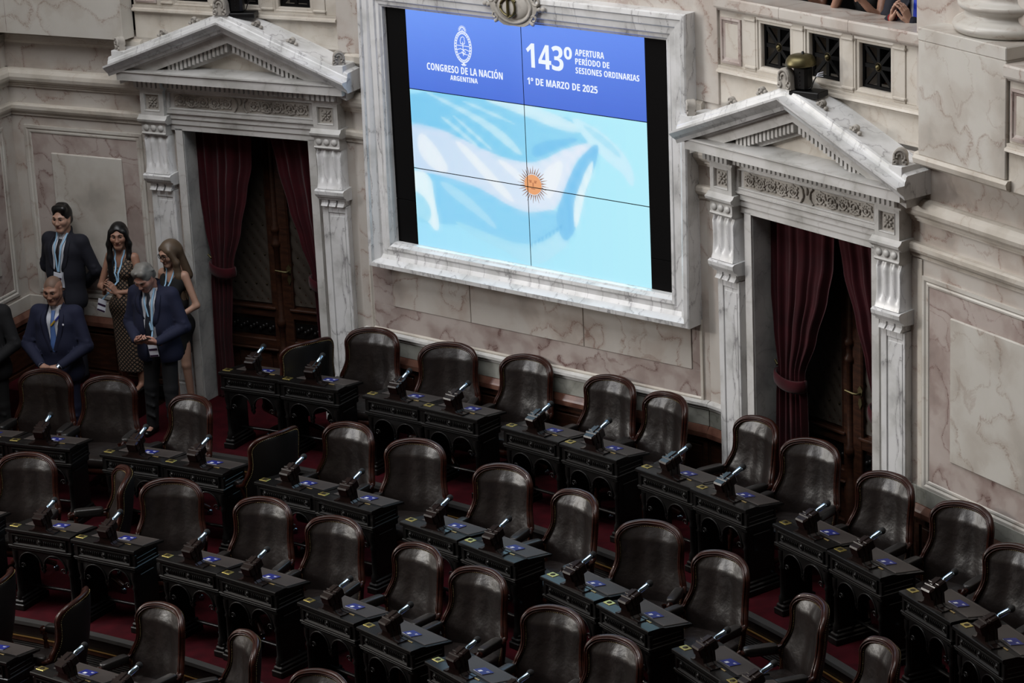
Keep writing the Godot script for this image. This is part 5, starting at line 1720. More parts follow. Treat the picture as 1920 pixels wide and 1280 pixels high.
# ---------------------------------------------------------------- people
# A field of distances on a grid; bones are joined with a smooth minimum and meshed as surface nets.
class Field:
	var cell: float
	var lo: Vector3
	var nx: int
	var ny: int
	var nz: int
	var d := PackedFloat32Array()
	func _init(a: Vector3, b: Vector3, c: float) -> void:
		cell = c; lo = a
		nx = int(ceil((b.x - a.x) / c)) + 1
		ny = int(ceil((b.y - a.y) / c)) + 1
		nz = int(ceil((b.z - a.z) / c)) + 1
		d.resize(nx * ny * nz)
		d.fill(0.5)
	# tapered capsule a-b; k is how softly it joins; sq squashes distances along an axis (ellipsoid-like)
	func bone(a: Vector3, b: Vector3, ra: float, rb: float, k := 0.03, sq := Vector3.ONE, cut := false) -> void:
		var m := maxf(ra, rb) / minf(sq.x, minf(sq.y, sq.z)) + k + cell * 2.0
		var x0 := maxi(0, int((minf(a.x, b.x) - m - lo.x) / cell)); var x1 := mini(nx - 1, int((maxf(a.x, b.x) + m - lo.x) / cell) + 1)
		var y0 := maxi(0, int((minf(a.y, b.y) - m - lo.y) / cell)); var y1 := mini(ny - 1, int((maxf(a.y, b.y) + m - lo.y) / cell) + 1)
		var z0 := maxi(0, int((minf(a.z, b.z) - m - lo.z) / cell)); var z1 := mini(nz - 1, int((maxf(a.z, b.z) + m - lo.z) / cell) + 1)
		var ab := (b - a) * sq
		var den := maxf(ab.length_squared(), 1e-9)
		for z in range(z0, z1 + 1):
			for y in range(y0, y1 + 1):
				var i := (z * ny + y) * nx + x0
				for x in range(x0, x1 + 1):
					var pa := (Vector3(lo.x + x * cell, lo.y + y * cell, lo.z + z * cell) - a) * sq
					var t := clampf(pa.dot(ab) / den, 0.0, 1.0)
					var v := (pa - ab * t).length() - ra - (rb - ra) * t
					var o := d[i]
					if cut:
						var h := maxf(k - absf(o + v), 0.0) / k
						d[i] = maxf(o, -v) + h * h * k * 0.25
					else:
						var h := maxf(k - absf(o - v), 0.0) / k
						d[i] = minf(o, v) - h * h * k * 0.25
					i += 1
	func ball(c: Vector3, r: Vector3, k := 0.02, cut := false) -> void:
		var s := minf(r.x, minf(r.y, r.z))
		bone(c, c, s, s, k, Vector3(s / r.x, s / r.y, s / r.z), cut)
	# keep only what lies above / below a plane
	func trim(n: Vector3, off: float) -> void:
		for z in nz:
			for y in ny:
				var i := (z * ny + y) * nx
				for x in nx:
					d[i] = maxf(d[i], n.dot(Vector3(lo.x + x * cell, lo.y + y * cell, lo.z + z * cell)) - off)
					i += 1
	func at(p: Vector3) -> float:
		var q := (p - lo) / cell
		var x := clampi(int(q.x + 0.5), 0, nx - 1); var y := clampi(int(q.y + 0.5), 0, ny - 1); var z := clampi(int(q.z + 0.5), 0, nz - 1)
		return d[(z * ny + y) * nx + x]
	func front(x: float, y: float, z_from := 0.45) -> float:
		var z := z_from
		while z > -0.3 and at(Vector3(x, y, z)) > 0.0: z -= cell * 0.5
		return z
	func mesh_into(st: SurfaceTool, first: int, t := Transform3D.IDENTITY) -> int:
		var ids := {}
		var n := first
		var sy := nx
		var sz := nx * ny
		var offs := [0, 1, sy, sy + 1, sz, sz + 1, sz + sy, sz + sy + 1]
		for z in nz - 1:
			for y in ny - 1:
				var base := (z * ny + y) * nx
				for x in nx - 1:
					var i := base + x
					var v0 := d[i]
					if v0 > cell * 2.0 or v0 < -cell * 2.0: continue
					var v1 := d[i + 1]; var v2 := d[i + sy]; var v3 := d[i + sy + 1]
					var v4 := d[i + sz]; var v5 := d[i + sz + 1]; var v6 := d[i + sz + sy]; var v7 := d[i + sz + sy + 1]
					var neg := int(v0 < 0) + int(v1 < 0) + int(v2 < 0) + int(v3 < 0) + int(v4 < 0) + int(v5 < 0) + int(v6 < 0) + int(v7 < 0)
					if neg == 0 or neg == 8: continue
					var s := Vector3.ZERO
					var c := 0
					if (v0 < 0) != (v1 < 0): s += Vector3(v0 / (v0 - v1), 0, 0); c += 1
					if (v2 < 0) != (v3 < 0): s += Vector3(v2 / (v2 - v3), 1, 0); c += 1
					if (v4 < 0) != (v5 < 0): s += Vector3(v4 / (v4 - v5), 0, 1); c += 1
					if (v6 < 0) != (v7 < 0): s += Vector3(v6 / (v6 - v7), 1, 1); c += 1
					if (v0 < 0) != (v2 < 0): s += Vector3(0, v0 / (v0 - v2), 0); c += 1
					if (v1 < 0) != (v3 < 0): s += Vector3(1, v1 / (v1 - v3), 0); c += 1
					if (v4 < 0) != (v6 < 0): s += Vector3(0, v4 / (v4 - v6), 1); c += 1
					if (v5 < 0) != (v7 < 0): s += Vector3(1, v5 / (v5 - v7), 1); c += 1
					if (v0 < 0) != (v4 < 0): s += Vector3(0, 0, v0 / (v0 - v4)); c += 1
					if (v1 < 0) != (v5 < 0): s += Vector3(1, 0, v1 / (v1 - v5)); c += 1
					if (v2 < 0) != (v6 < 0): s += Vector3(0, 1, v2 / (v2 - v6)); c += 1
					if (v3 < 0) != (v7 < 0): s += Vector3(1, 1, v3 / (v3 - v7)); c += 1
					var g := Vector3(v1 + v3 + v5 + v7 - v0 - v2 - v4 - v6, v2 + v3 + v6 + v7 - v0 - v1 - v4 - v5, v4 + v5 + v6 + v7 - v0 - v1 - v2 - v3)
					st.set_normal((t.basis * g).normalized())
					st.add_vertex(t * (lo + (Vector3(x, y, z) + s / c) * cell))
					ids[i] = n
					n += 1
		for i in ids:
			var a := d[i] < 0
			var x: int = i % nx
			var y: int = (i / nx) % ny
			var z: int = i / sz
			if x < nx - 1 and y > 0 and z > 0 and (d[i + 1] < 0) != a:
				quad(st, ids, i, i - sy, i - sy - sz, i - sz, a)
			if y < ny - 1 and x > 0 and z > 0 and (d[i + sy] < 0) != a:
				quad(st, ids, i, i - sz, i - sz - 1, i - 1, a)
			if z < nz - 1 and x > 0 and y > 0 and (d[i + sz] < 0) != a:
				quad(st, ids, i, i - 1, i - 1 - sy, i - sy, a)
		return n
	func quad(st: SurfaceTool, ids: Dictionary, p: int, q: int, r: int, s: int, a: bool) -> void:
		if not (ids.has(p) and ids.has(q) and ids.has(r) and ids.has(s)): return
		var o := [ids[p], ids[q], ids[r], ids[p], ids[r], ids[s]] if not a else [ids[p], ids[r], ids[q], ids[p], ids[s], ids[r]]
		for v in o: st.add_index(v)
	func mesh(t := Transform3D.IDENTITY) -> ArrayMesh:
		var st := SurfaceTool.new()
		st.begin(Mesh.PRIMITIVE_TRIANGLES)
		mesh_into(st, 0, t)
		return st.commit()

func head_field(p: Dictionary) -> Field:
	var f := Field.new(Vector3(-0.115, -0.20, -0.14), Vector3(0.115, 0.145, 0.135), 0.0046)
	var w: float = p.get("face_w", 1.0)
	f.ball(Vector3(0, 0.032, -0.018), Vector3(0.074 * w, 0.090, 0.094), 0.02)
	f.bone(Vector3(0, -0.01, 0.028), Vector3(0, -0.082, 0.050), 0.058 * w, 0.030 * w, 0.03)
	for s in [-1.0, 1.0]:
		f.bone(Vector3(s * 0.052 * w, -0.035, 0.0), Vector3(s * 0.016, -0.088, 0.056), 0.024, 0.017, 0.03)
		f.ball(Vector3(s * 0.040 * w, -0.014, 0.056), Vector3(0.028, 0.026, 0.024), 0.03)
		f.bone(Vector3(s * 0.014, 0.034, 0.078), Vector3(s * 0.046, 0.033, 0.060), 0.011, 0.010, 0.02)
		f.ball(Vector3(s * 0.031, 0.014, 0.090), Vector3(0.017, 0.011, 0.014), 0.016, true)
		f.ball(Vector3(s * 0.030, 0.014, 0.068), Vector3(0.013, 0.011, 0.012), 0.006)
		f.bone(Vector3(s * 0.074 * w, 0.026, -0.012), Vector3(s * 0.072 * w, -0.022, -0.004), 0.012, 0.009, 0.012, Vector3(1.5, 1, 0.8))
		f.ball(Vector3(s * 0.011, -0.026, 0.092), Vector3(0.009, 0.008, 0.010), 0.01)
	f.bone(Vector3(0, 0.026, 0.080), Vector3(0, -0.020, 0.100), 0.008, 0.012, 0.015)
	f.bone(Vector3(-0.018, -0.049, 0.078), Vector3(0.018, -0.049, 0.078), 0.008, 0.008, 0.012)
	f.bone(Vector3(-0.015, -0.060, 0.077), Vector3(0.015, -0.060, 0.077), 0.008, 0.008, 0.010)
	for s in [-1.0, 1.0]: f.bone(Vector3(0, -0.0545, 0.0895), Vector3(s * 0.021, -0.0605, 0.083), 0.003, 0.003, 0.005, Vector3.ONE, true)
	f.ball(Vector3(0, -0.090, 0.062), Vector3(0.018, 0.014, 0.016), 0.02)
	var nr: float = p.get("neck", 0.055)
	f.bone(Vector3(0, -0.05, -0.022), Vector3(0, -0.20, -0.03), nr * 0.96, nr * 1.04, 0.025)
	return f

# hand in its own frame: +z along the fingers, +y out of the back of the hand, thumb towards +x * side
func hand_field(curl: float, spread: float, side: float, thumb_in: float) -> Field:
	var f := Field.new(Vector3(-0.085, -0.10, -0.06), Vector3(0.085, 0.045, 0.205), 0.0042)
	f.bone(Vector3(0, 0, -0.06), Vector3(0, 0, 0.0), 0.026, 0.024, 0.02, Vector3(0.85, 1.15, 1))
	var lens := [0.076, 0.086, 0.080, 0.062]
	for i in 4:
		var u := (1.5 - i) * 0.0195 * side
		var kn := Vector3(u * 1.05, 0.004 - absf(i - 1.3) * 0.0025, 0.088 - absf(i - 1.2) * 0.006)
		f.bone(Vector3(u * 0.6, 0, 0.005), kn, 0.0135, 0.0115, 0.012)
		var an := curl * 0.55
		var p := kn
		var side_dir := Vector3((1.5 - i) * spread * side, 0, 0)
		var r := 0.0098 if i < 3 else 0.0086
		for j in 3:
			var ln: float = lens[i] * [0.45, 0.31, 0.24][j]
			var q := p + (Vector3(0, -sin(an), cos(an)) + side_dir).normalized() * ln
			f.bone(p, q, r, r - 0.0009, 0.004)
			p = q; r -= 0.0009
			an += curl * [0.9, 0.7, 0.5][j]
	var t0 := Vector3(0.020 * side, -0.006, 0.012)
	var t1 := Vector3((0.046 - 0.012 * thumb_in) * side, -0.016 - 0.010 * thumb_in, 0.044)
	var t2 := Vector3((0.058 - 0.032 * thumb_in) * side, -0.024 - 0.016 * thumb_in, 0.076)
	var t3 := Vector3((0.062 - 0.046 * thumb_in) * side, -0.028 - 0.018 * thumb_in, 0.100)
	f.bone(t0, t1, 0.016, 0.0125, 0.012)
	f.bone(t1, t2, 0.0118, 0.0105, 0.004)
	f.bone(t2, t3, 0.0104, 0.0088, 0.004)
	return f

func frame_to(at: Vector3, fwd: Vector3, back: Vector3) -> Transform3D:
	var z := fwd.normalized()
	var x := back.cross(z).normalized()
	return Transform3D(Basis(x, z.cross(x), z), at)

# p: height, facing, pose joints and clothes, everything for a figure 1.8 m tall facing +z
func person(label: String, at: Transform3D, p: Dictionary) -> Node3D:
	var o := thing("person", label, "person", at)
	var sc: float = p.h / 1.8
	var T := Transform3D(Basis.IDENTITY.scaled(Vector3.ONE * sc), Vector3.ZERO)
	var lean: Vector3 = p.get("lean", Vector3.ZERO)      # how far the chest is shifted
	var fem: bool = p.get("woman", false)
	var shw: float = 0.150 if fem else 0.190
	var tq := 0.84 if fem else 1.0
	var L := func(v: Vector3) -> Vector3: return v + lean * clampf((v.y - 0.9) / 0.6, 0.0, 1.4)
	var sh: Array = [L.call(Vector3(-shw, 1.455, -0.01)), L.call(Vector3(shw, 1.455, -0.01))]
	var el: Array = p.elbows
	var wr: Array = p.wrists
	var an: Array = p.get("ankles", [Vector3(-0.10, 0.08, -0.02), Vector3(0.10, 0.08, -0.02)])
	var kn := []
	for i in 2: kn.append(Vector3(lerpf(an[i].x, [-0.09, 0.09][i], 0.5), 0.50, an[i].z * 0.5 + 0.025))
	var hip := [Vector3(-0.088, 0.92, 0.0), Vector3(0.088, 0.92, 0.0)]
	var hc: Vector3 = L.call(Vector3(0, 1.675, 0.025)) + p.get("head_shift", Vector3.ZERO)
	var hb := Basis(Vector3.UP, p.get("head_yaw", 0.0)) * Basis(Vector3.RIGHT, p.get("head_pitch", 0.0)) * Basis(Vector3(0, 0, 1), p.get("head_roll", 0.0))
	var HT := T * Transform3D(hb.scaled(Vector3.ONE * 1.12), hc + Vector3(0, 0.004, 0.004))
	# ---- the body: one skin, with finer grids for head and hands
	var f := Field.new(Vector3(-0.55, 0.0, -0.42), Vector3(0.55, 1.68, 0.50), 0.017)
	f.bone(Vector3(0, 0.95, 0), L.call(Vector3(0, 1.20, 0)), 0.10 * tq, 0.088 * tq, 0.05, Vector3(0.8, 1, 1.15))
	f.bone(L.call(Vector3(0, 1.20, 0)), L.call(Vector3(0, 1.40, -0.005)), 0.090 * tq, 0.100 * tq, 0.05, Vector3(0.8, 1, 1.1))
	f.bone(L.call(Vector3(-shw * 0.8, 1.45, -0.01)), L.call(Vector3(shw * 0.8, 1.45, -0.01)), 0.05, 0.05, 0.04)
	f.bone(L.call(Vector3(0, 1.45, -0.01)), hc + hb * Vector3(0, -0.13, -0.03), 0.056, 0.05, 0.04)
	for i in 2:
		f.bone(sh[i], el[i], 0.045 if fem else 0.042, 0.034, 0.03)
		f.bone(el[i], wr[i], 0.035, 0.025, 0.02)
		f.bone(hip[i], kn[i], 0.075, 0.05, 0.04)
		f.bone(kn[i], an[i], 0.048, 0.034, 0.02)
		f.bone(an[i], an[i] + Vector3(0, -0.04, 0.12), 0.03, 0.026, 0.03)
	var st := SurfaceTool.new()
	st.begin(Mesh.PRIMITIVE_TRIANGLES)
	var n := f.mesh_into(st, 0, T)
	n = head_field(p).mesh_into(st, n, HT)
	var hd: Array = p.get("hands", [])
	for i in hd.size():
		var q: Dictionary = hd[i]
		var hf := hand_field(q.get("curl", 0.5), q.get("spread", 0.03), -1.0 if i == 0 else 1.0, q.get("thumb", 0.4))
		if i == 0: hf = hand_field(q.get("curl", 0.5), q.get("spread", 0.03), q.get("side", 1.0), q.get("thumb", 0.4))
		else: hf = hand_field(q.get("curl", 0.5), q.get("spread", 0.03), q.get("side", -1.0), q.get("thumb", 0.4))
		n = hf.mesh_into(st, n, T * frame_to(wr[i], q.dir, q.back))
	put("body", st.commit(), p.skin, o)
	p["_body"] = f
	face_parts(o, p, HT)
	if p.has("hair"): hair_part(o, p, HT, hc, hb, T)
	if p.get("dress", false): dress(o, p, T, L, sh, hip, kn, an)
	else: suit(o, p, T, L, sh, el, wr, hip, kn, an, hc, hb)
	return o

func face_parts(o: Node, p: Dictionary, HT: Transform3D) -> void:
	for s in [-1.0, 1.0]:
		var g := Geo.new()
		g.t = HT
		g.ball(Vector3(s * 0.0305, 0.0135, 0.0765), Vector3(0.0125, 0.0068, 0.006), 12, 8)
		put("eye", g, M["eye white"], o)
		g = Geo.new()
		g.t = HT
		var look: float = p.get("look", 0.0)
		g.ball(Vector3(s * 0.0305 + look * 0.004, 0.0135, 0.0815), Vector3(0.0056, 0.0060, 0.0022), 10, 6)
		put("iris", g, M["eye dark"], o)
		g = Geo.new()
		g.t = HT
		g.tube([Vector3(s * 0.013, 0.0345, 0.0905), Vector3(s * 0.030, 0.0405, 0.0845), Vector3(s * 0.050, 0.033, 0.069)], [0.0036, 0.0042, 0.0025], 6, false, 0.7)
		put("eyebrow", g, p.get("brow", M["hair dark"]), o)
		g = Geo.new()
		g.t = HT
		g.tube([Vector3(s * 0.017, 0.0165, 0.0835), Vector3(s * 0.030, 0.0215, 0.0835), Vector3(s * 0.045, 0.0165, 0.0745)], 0.0022, 5)
		put("lash", g, M["hair dark"], o)
	var g := Geo.new()
	g.t = HT
	g.tube([Vector3(-0.022, -0.0605, 0.078), Vector3(-0.008, -0.0505, 0.0865), Vector3(0, -0.0515, 0.087), Vector3(0.008, -0.0505, 0.0865), Vector3(0.022, -0.0605, 0.078)], [0.002, 0.0048, 0.0045, 0.0048, 0.002], 6)
	g.tube([Vector3(-0.020, -0.0625, 0.078), Vector3(0, -0.0610, 0.0860), Vector3(0.020, -0.0625, 0.078)], [0.002, 0.0055, 0.002], 6)
	put("lips", g, M["lips"], o)
	if p.get("glasses", false):
		g = Geo.new()
		g.t = HT
		for s in [-1.0, 1.0]:
			var rim := []
			for i in 20:
				var a := TAU * i / 20.0
				rim.append(Vector3(s * 0.033 + cos(a) * 0.026, 0.011 + sin(a) * 0.021, 0.100 - absf(s * 0.033 + cos(a) * 0.026) * 0.25))
			g.tube(rim, 0.0032, 6, true)
			g.tube([Vector3(s * 0.060, 0.016, 0.086), Vector3(s * 0.079, 0.018, 0.03), Vector3(s * 0.080, 0.012, -0.02)], 0.0028, 6)
		g.tube([Vector3(-0.009, 0.014, 0.099), Vector3(0, 0.017, 0.101), Vector3(0.009, 0.014, 0.099)], 0.003, 6)
		put("spectacles", g, M["black metal"], o)

func hair_part(o: Node, p: Dictionary, HT: Transform3D, hc: Vector3, hb: Basis, T: Transform3D) -> void:
	var kind: String = p.hair
	var f: Field
	if kind == "cropped":
		f = Field.new(Vector3(-0.10, -0.06, -0.14), Vector3(0.10, 0.145, 0.12), 0.0046)
		f.ball(Vector3(0, 0.033, -0.019), Vector3(0.0755, 0.0915, 0.0955), 0.01)
		f.bone(Vector3(0, 0.0, 0.10), Vector3(0, 0.055, 0.125), 0.07, 0.06, 0.01, Vector3.ONE, true)
		f.bone(Vector3(0, -0.10, 0.0), Vector3(0, -0.10, 0.08), 0.085, 0.085, 0.01, Vector3.ONE, true)
	elif kind == "short" or kind == "grey":
		f = Field.new(Vector3(-0.11, -0.11, -0.155), Vector3(0.11, 0.165, 0.12), 0.0046)
		f.ball(Vector3(0, 0.038, -0.022), Vector3(0.083, 0.098, 0.104), 0.02)
		f.bone(Vector3(-0.04, 0.102, 0.032), Vector3(0.04, 0.104, 0.034), 0.030, 0.032, 0.03)
		f.bone(Vector3(-0.03, 0.112, -0.03), Vector3(0.03, 0.112, -0.03), 0.028, 0.028, 0.03)
		f.ball(Vector3(0, -0.03, -0.075), Vector3(0.062, 0.05, 0.045), 0.03)
		f.bone(Vector3(0, -0.03, 0.115), Vector3(0, 0.048, 0.125), 0.088, 0.072, 0.012, Vector3.ONE, true)
		for s in [-1.0, 1.0]:
			f.bone(Vector3(s * 0.10, -0.01, 0.02), Vector3(s * 0.10, -0.05, 0.06), 0.034, 0.05, 0.01, Vector3.ONE, true)
			if kind == "grey":
				for k in 5:
					f.bone(Vector3(s * 0.012 * k, 0.125 - 0.004 * k, 0.06 - 0.01 * k), Vector3(s * (0.03 + 0.012 * k), 0.10 - 0.014 * k, -0.07), 0.010, 0.012, 0.008)
		f.bone(Vector3(0, -0.13, 0.02), Vector3(0, -0.12, 0.1), 0.08, 0.08, 0.01, Vector3.ONE, true)
	else:
		f = Field.new(Vector3(-0.17, -0.50, -0.17), Vector3(0.17, 0.165, 0.14), 0.0065)
		f.ball(Vector3(0, 0.036, -0.024), Vector3(0.086, 0.097, 0.106), 0.02)
		f.bone(Vector3(0, 0.0, -0.085), Vector3(0, -0.26, -0.095), 0.056, 0.062, 0.04, Vector3(0.75, 1, 1.2))
		var fronts: Array = p.get("locks", [1.0, 1.0])
		for i in 2:
			var s: float = -1.0 if i == 0 else 1.0
			f.bone(Vector3(s * 0.062, 0.05, 0.03), Vector3(s * 0.088, -0.07, 0.012), 0.026, 0.030, 0.03)
			var ln: float = fronts[i]
			f.bone(Vector3(s * 0.088, -0.07, 0.012), Vector3(s * 0.088, -0.20, 0.035), 0.026, 0.028, 0.03)
			f.bone(Vector3(s * 0.092, -0.20, 0.035), Vector3(s * 0.088, -0.20 - 0.22 * ln, 0.085), 0.030, 0.022, 0.03)
			for k in 4:
				f.bone(Vector3(s * (0.075 + k * 0.008), -0.05, 0.035 - k * 0.014), Vector3(s * (0.072 + k * 0.013), -0.22 - 0.18 * ln, 0.10 - k * 0.022), 0.008, 0.010, 0.008)
		f.bone(Vector3(0.0, -0.02, 0.13), Vector3(0.0, 0.045, 0.135), 0.085, 0.072, 0.012, Vector3.ONE, true)
		f.bone(Vector3(0, -0.09, 0.13), Vector3(0, -0.30, 0.16), 0.072, 0.065, 0.012, Vector3.ONE, true)
		f.bone(Vector3(0.0, 0.145, 0.02), Vector3(0.0, 0.09, 0.11), 0.006, 0.006, 0.006, Vector3.ONE, true)
		if kind == "straight":      # hangs plumb whatever the head does
			HT = HT
	put("hair", f.mesh(HT), p.hair_mat, o)

func torso(f: Field, L: Callable, grow: float, belly: float, hem: float, fem := false) -> void:
	var k := 0.06
	var w := 0.085 if not fem else 0.065
	f.bone(L.call(Vector3(-w, 1.36, 0.0)), L.call(Vector3(w, 1.36, 0.0)), 0.108 + grow, 0.108 + grow, k)
	f.bone(L.call(Vector3(-w * 0.8, 1.14, 0.005)), L.call(Vector3(w * 0.8, 1.14, 0.005)), 0.098 + grow + belly, 0.098 + grow + belly, k)
	f.bone(L.call(Vector3(-0.078, hem + 0.06, 0.0)), L.call(Vector3(0.078, hem + 0.06, 0.0)), 0.112 + grow + belly * 0.6, 0.112 + grow + belly * 0.6, k)
	for s in [-1.0, 1.0]:
		f.bone(L.call(Vector3(s * w * 0.9, 1.20, 0.003)), L.call(Vector3(s * 0.082, hem + 0.06, 0.0)), 0.100 + grow + belly * 0.8, 0.112 + grow + belly * 0.6, k)
		f.bone(L.call(Vector3(s * w, 1.36, 0.0)), L.call(Vector3(s * w * 0.85, 1.16, 0.003)), 0.104 + grow, 0.098 + grow + belly, k)
	f.bone(Vector3(0, hem + 0.06, 0.0), L.call(Vector3(0, 1.36, 0.0)), 0.11 + grow, 0.11 + grow, k)
	f.bone(L.call(Vector3(-0.13, 1.445, -0.012)), L.call(Vector3(0.13, 1.445, -0.012)), 0.055 + grow, 0.055 + grow, 0.05)

func suit(o: Node, p: Dictionary, T: Transform3D, L: Callable, sh: Array, el: Array, wr: Array, hip: Array, kn: Array, an: Array, hc: Vector3, hb: Basis) -> void:
	var belly: float = p.get("belly", 0.0)
	# trousers
	var f := Field.new(Vector3(-0.36, 0.02, -0.25), Vector3(0.36, 1.06, 0.30), 0.0155)
	f.bone(Vector3(-0.07, 0.92, 0), Vector3(0.07, 0.92, 0), 0.098 + belly * 0.5, 0.098 + belly * 0.5, 0.03)
	for i in 2:
		f.bone(hip[i] + Vector3(0, -0.04, 0), kn[i], 0.092, 0.072, 0.03)
		f.bone(kn[i], an[i] + Vector3(0, 0.0, 0.01), 0.072, 0.060, 0.02)
		for q in 3: f.bone(kn[i] + Vector3(-0.03, -0.06 - q * 0.11, 0.05), kn[i] + Vector3(0.04, -0.09 - q * 0.11, 0.05), 0.016, 0.014, 0.02)
	f.bone(Vector3(0, 0.70, 0.06), Vector3(0, 0.86, 0.10), 0.02, 0.02, 0.03, Vector3.ONE, true)
	put("trousers", f.mesh(T), p.trousers, o)
	for i in 2:
		var s := Field.new(an[i] + Vector3(-0.08, -0.09, -0.10), an[i] + Vector3(0.08, 0.08, 0.24), 0.008)
		s.bone(an[i] + Vector3(0, -0.038, -0.035), an[i] + Vector3(0, -0.05, 0.15), 0.040, 0.030, 0.03, Vector3(1, 1.1, 1))
		s.bone(an[i], an[i] + Vector3(0, -0.03, 0.0), 0.04, 0.045, 0.03)
		s.trim(Vector3.DOWN, -(an[i].y - 0.078))
		put("shoe", s.mesh(T), M["shoe black"], o)
	# shirt
	f = Field.new(Vector3(-0.24, 1.0, -0.10), Vector3(0.24, 1.64, 0.32), 0.012)
	torso(f, L, -0.006, belly, 0.80)
	f.bone(L.call(Vector3(0, 1.46, -0.005)), hc + hb * Vector3(0, -0.135, -0.025), 0.066, 0.059, 0.03)
	var neck_top: Vector3 = hc + hb * Vector3(0, -0.115, -0.02)
	f.trim(Vector3(0, 0.92, 0.38).normalized(), Vector3(0, 0.92, 0.38).normalized().dot(neck_top + Vector3(0, 0, 0.02)))
	f.bone(neck_top + Vector3(0, -0.05, 0), neck_top + Vector3(0, 0.05, 0.0), 0.048, 0.055, 0.005, Vector3.ONE, true)
	put("shirt", f.mesh(T), M["shirt white"], o)
	# jacket
	var j := Field.new(Vector3(-0.58, 0.78, -0.46), Vector3(0.58, 1.58, 0.50), 0.0145)
	torso(j, L, 0.016, belly, p.get("hem", 0.80))
	for i in 2:
		j.bone(L.call(Vector3([-0.14, 0.14][i], 1.45, -0.012)), sh[i] + Vector3([-0.012, 0.012][i], -0.005, 0), 0.066, 0.064, 0.04)
		j.bone(sh[i], el[i], 0.074, 0.060, 0.03)
		var cuff: Vector3 = wr[i].lerp(el[i], 0.10)
		j.bone(el[i], cuff, 0.062, 0.046, 0.02)
		for q in 2:
			var m: Vector3 = el[i].lerp(sh[i], 0.08 + q * 0.13)
			j.bone(m + Vector3(-0.045, 0.012, 0.035), m + Vector3(0.045, -0.012, 0.04), 0.018, 0.018, 0.02)
	j.bone(L.call(Vector3(0, 1.50, 0.0)), L.call(Vector3(0, 1.56, -0.02)), 0.085, 0.075, 0.03)
	var zc := j.front(L.call(Vector3(0, 1.30, 0)).x, 1.30)
	var open: float = p.get("open", 0.0)       # extra opening of an unbuttoned jacket
	var vx: float = L.call(Vector3(0, 1.3, 0)).x
	j.bone(Vector3(L.call(Vector3(0, 1.5, 0)).x, 1.53, zc - 0.035), Vector3(vx * 0.6, 1.10 - open, zc + 0.035), 0.080, 0.022 + open * 0.25, 0.012, Vector3(1, 1, 0.55), true)
	if open > 0.0:
		j.bone(Vector3(vx * 0.6, 1.15, zc + 0.02), Vector3(0.0, 0.80, zc + 0.01), 0.055, 0.07, 0.012, Vector3(1, 1, 0.5), true)
	else:
		j.bone(Vector3(0.0, 0.98, zc + 0.03), Vector3(0.0, 0.76, zc + 0.01), 0.005, 0.06, 0.012, Vector3(1, 1, 0.6), true)
	j.bone(neck_top + Vector3(0, -0.14, 0.01), neck_top + Vector3(0, 0.08, 0.015), 0.066, 0.075, 0.01, Vector3.ONE, true)
	put("jacket", j.mesh(T), p.jacket, o)
	# lapels lie on the jacket either side of the opening
	for s in [-1.0, 1.0]:
		var g := Geo.new()
		g.t = T
		var pts := []
		for q in [[0.085, 1.50], [0.098, 1.42], [0.085, 1.32], [0.055, 1.20], [0.026, 1.11]]:
			var x: float = s * (q[0] + open * 0.12) + L.call(Vector3(0, q[1], 0)).x
			pts.append(Vector3(x, q[1], j.front(x, q[1]) + 0.004))
		g.tube(smooth_path(pts, 3), 0.026, 6, false, 0.22, Vector3(s * 0.25, 0, 1).normalized())
		put("lapel", g, p.jacket, o)
		# shirt cuff
		var i := 0 if s < 0 else 1
		g = Geo.new()
		g.t = T
		g.tube([wr[i].lerp(el[i], 0.12), wr[i].lerp(el[i], 0.02)], [0.040, 0.036], 12)
		put("shirt_cuff", g, M["shirt white"], o)
		g = Geo.new()
		g.t = T
		var c0: Vector3 = neck_top + Vector3(s * 0.012, -0.085, 0.075)
		g.tube([neck_top + Vector3(s * 0.058, -0.03, 0.02), c0 + Vector3(s * 0.028, 0.02, 0), c0 + Vector3(s * 0.03, -0.03, 0.012)], [0.016, 0.020, 0.006], 6, false, 0.3, Vector3(s * 0.4, 0, 1).normalized())
		put("shirt_collar", g, M["shirt white"], o)
	if p.has("tie"):
		var g := Geo.new()
		g.t = T
		var pts := []
		var rr := []
		var bottom: float = p.get("tie_end", 1.02)
		for q in 9:
			var y: float = lerpf(neck_top.y - 0.075, bottom, q / 8.0)
			var x: float = L.call(Vector3(0, y, 0)).x + p.get("tie_x", 0.0) * q / 8.0
			pts.append(Vector3(x, y, maxf(f.front(x, y), neck_top.z + 0.07 if q == 0 else -1.0) + 0.008))
			rr.append([0.022, 0.017, 0.022, 0.026, 0.030, 0.034, 0.037, 0.037, 0.006][q])
		g.tube(pts, rr, 8, false, 0.2, Vector3(0, 0, 1))
		put("necktie", g, p.tie, o)
	if p.get("pin", false):
		var g := Geo.new()
		g.t = T
		g.ball(Vector3(0.115, 1.37, j.front(0.115, 1.37) + 0.012), Vector3(0.012, 0.012, 0.005), 10, 6)
		put("lapel_pin", g, M["white paper"], o)
		for k in 2:
			g = Geo.new()
			g.t = T
			var x0: float = [-0.01, 0.035][k]
			var x1: float = [0.035, 0.075][k]
			g.tube([Vector3(x0, 1.37 + x0, f.front(x0, 1.37 + x0) + 0.022), Vector3(x1, 1.37 + x1 * 1.1, f.front(x1, 1.37 + x1) + 0.026)], 0.010, 6, false, 0.3, Vector3(0, 0, 1))
			put("ribbon", g, M[["lanyard yellow", "blue paper"][k]], o)
		g = Geo.new()
		g.t = T
		g.tube([wr[1].lerp(el[1], 0.02), wr[1].lerp(el[1], -0.06)], [0.033, 0.031], 12)
		put("wristwatch", g, M["chrome"], o)
	if p.get("lanyard", 0.0) > 0.0: lanyard(o, p, T, [f, j], neck_top, L)

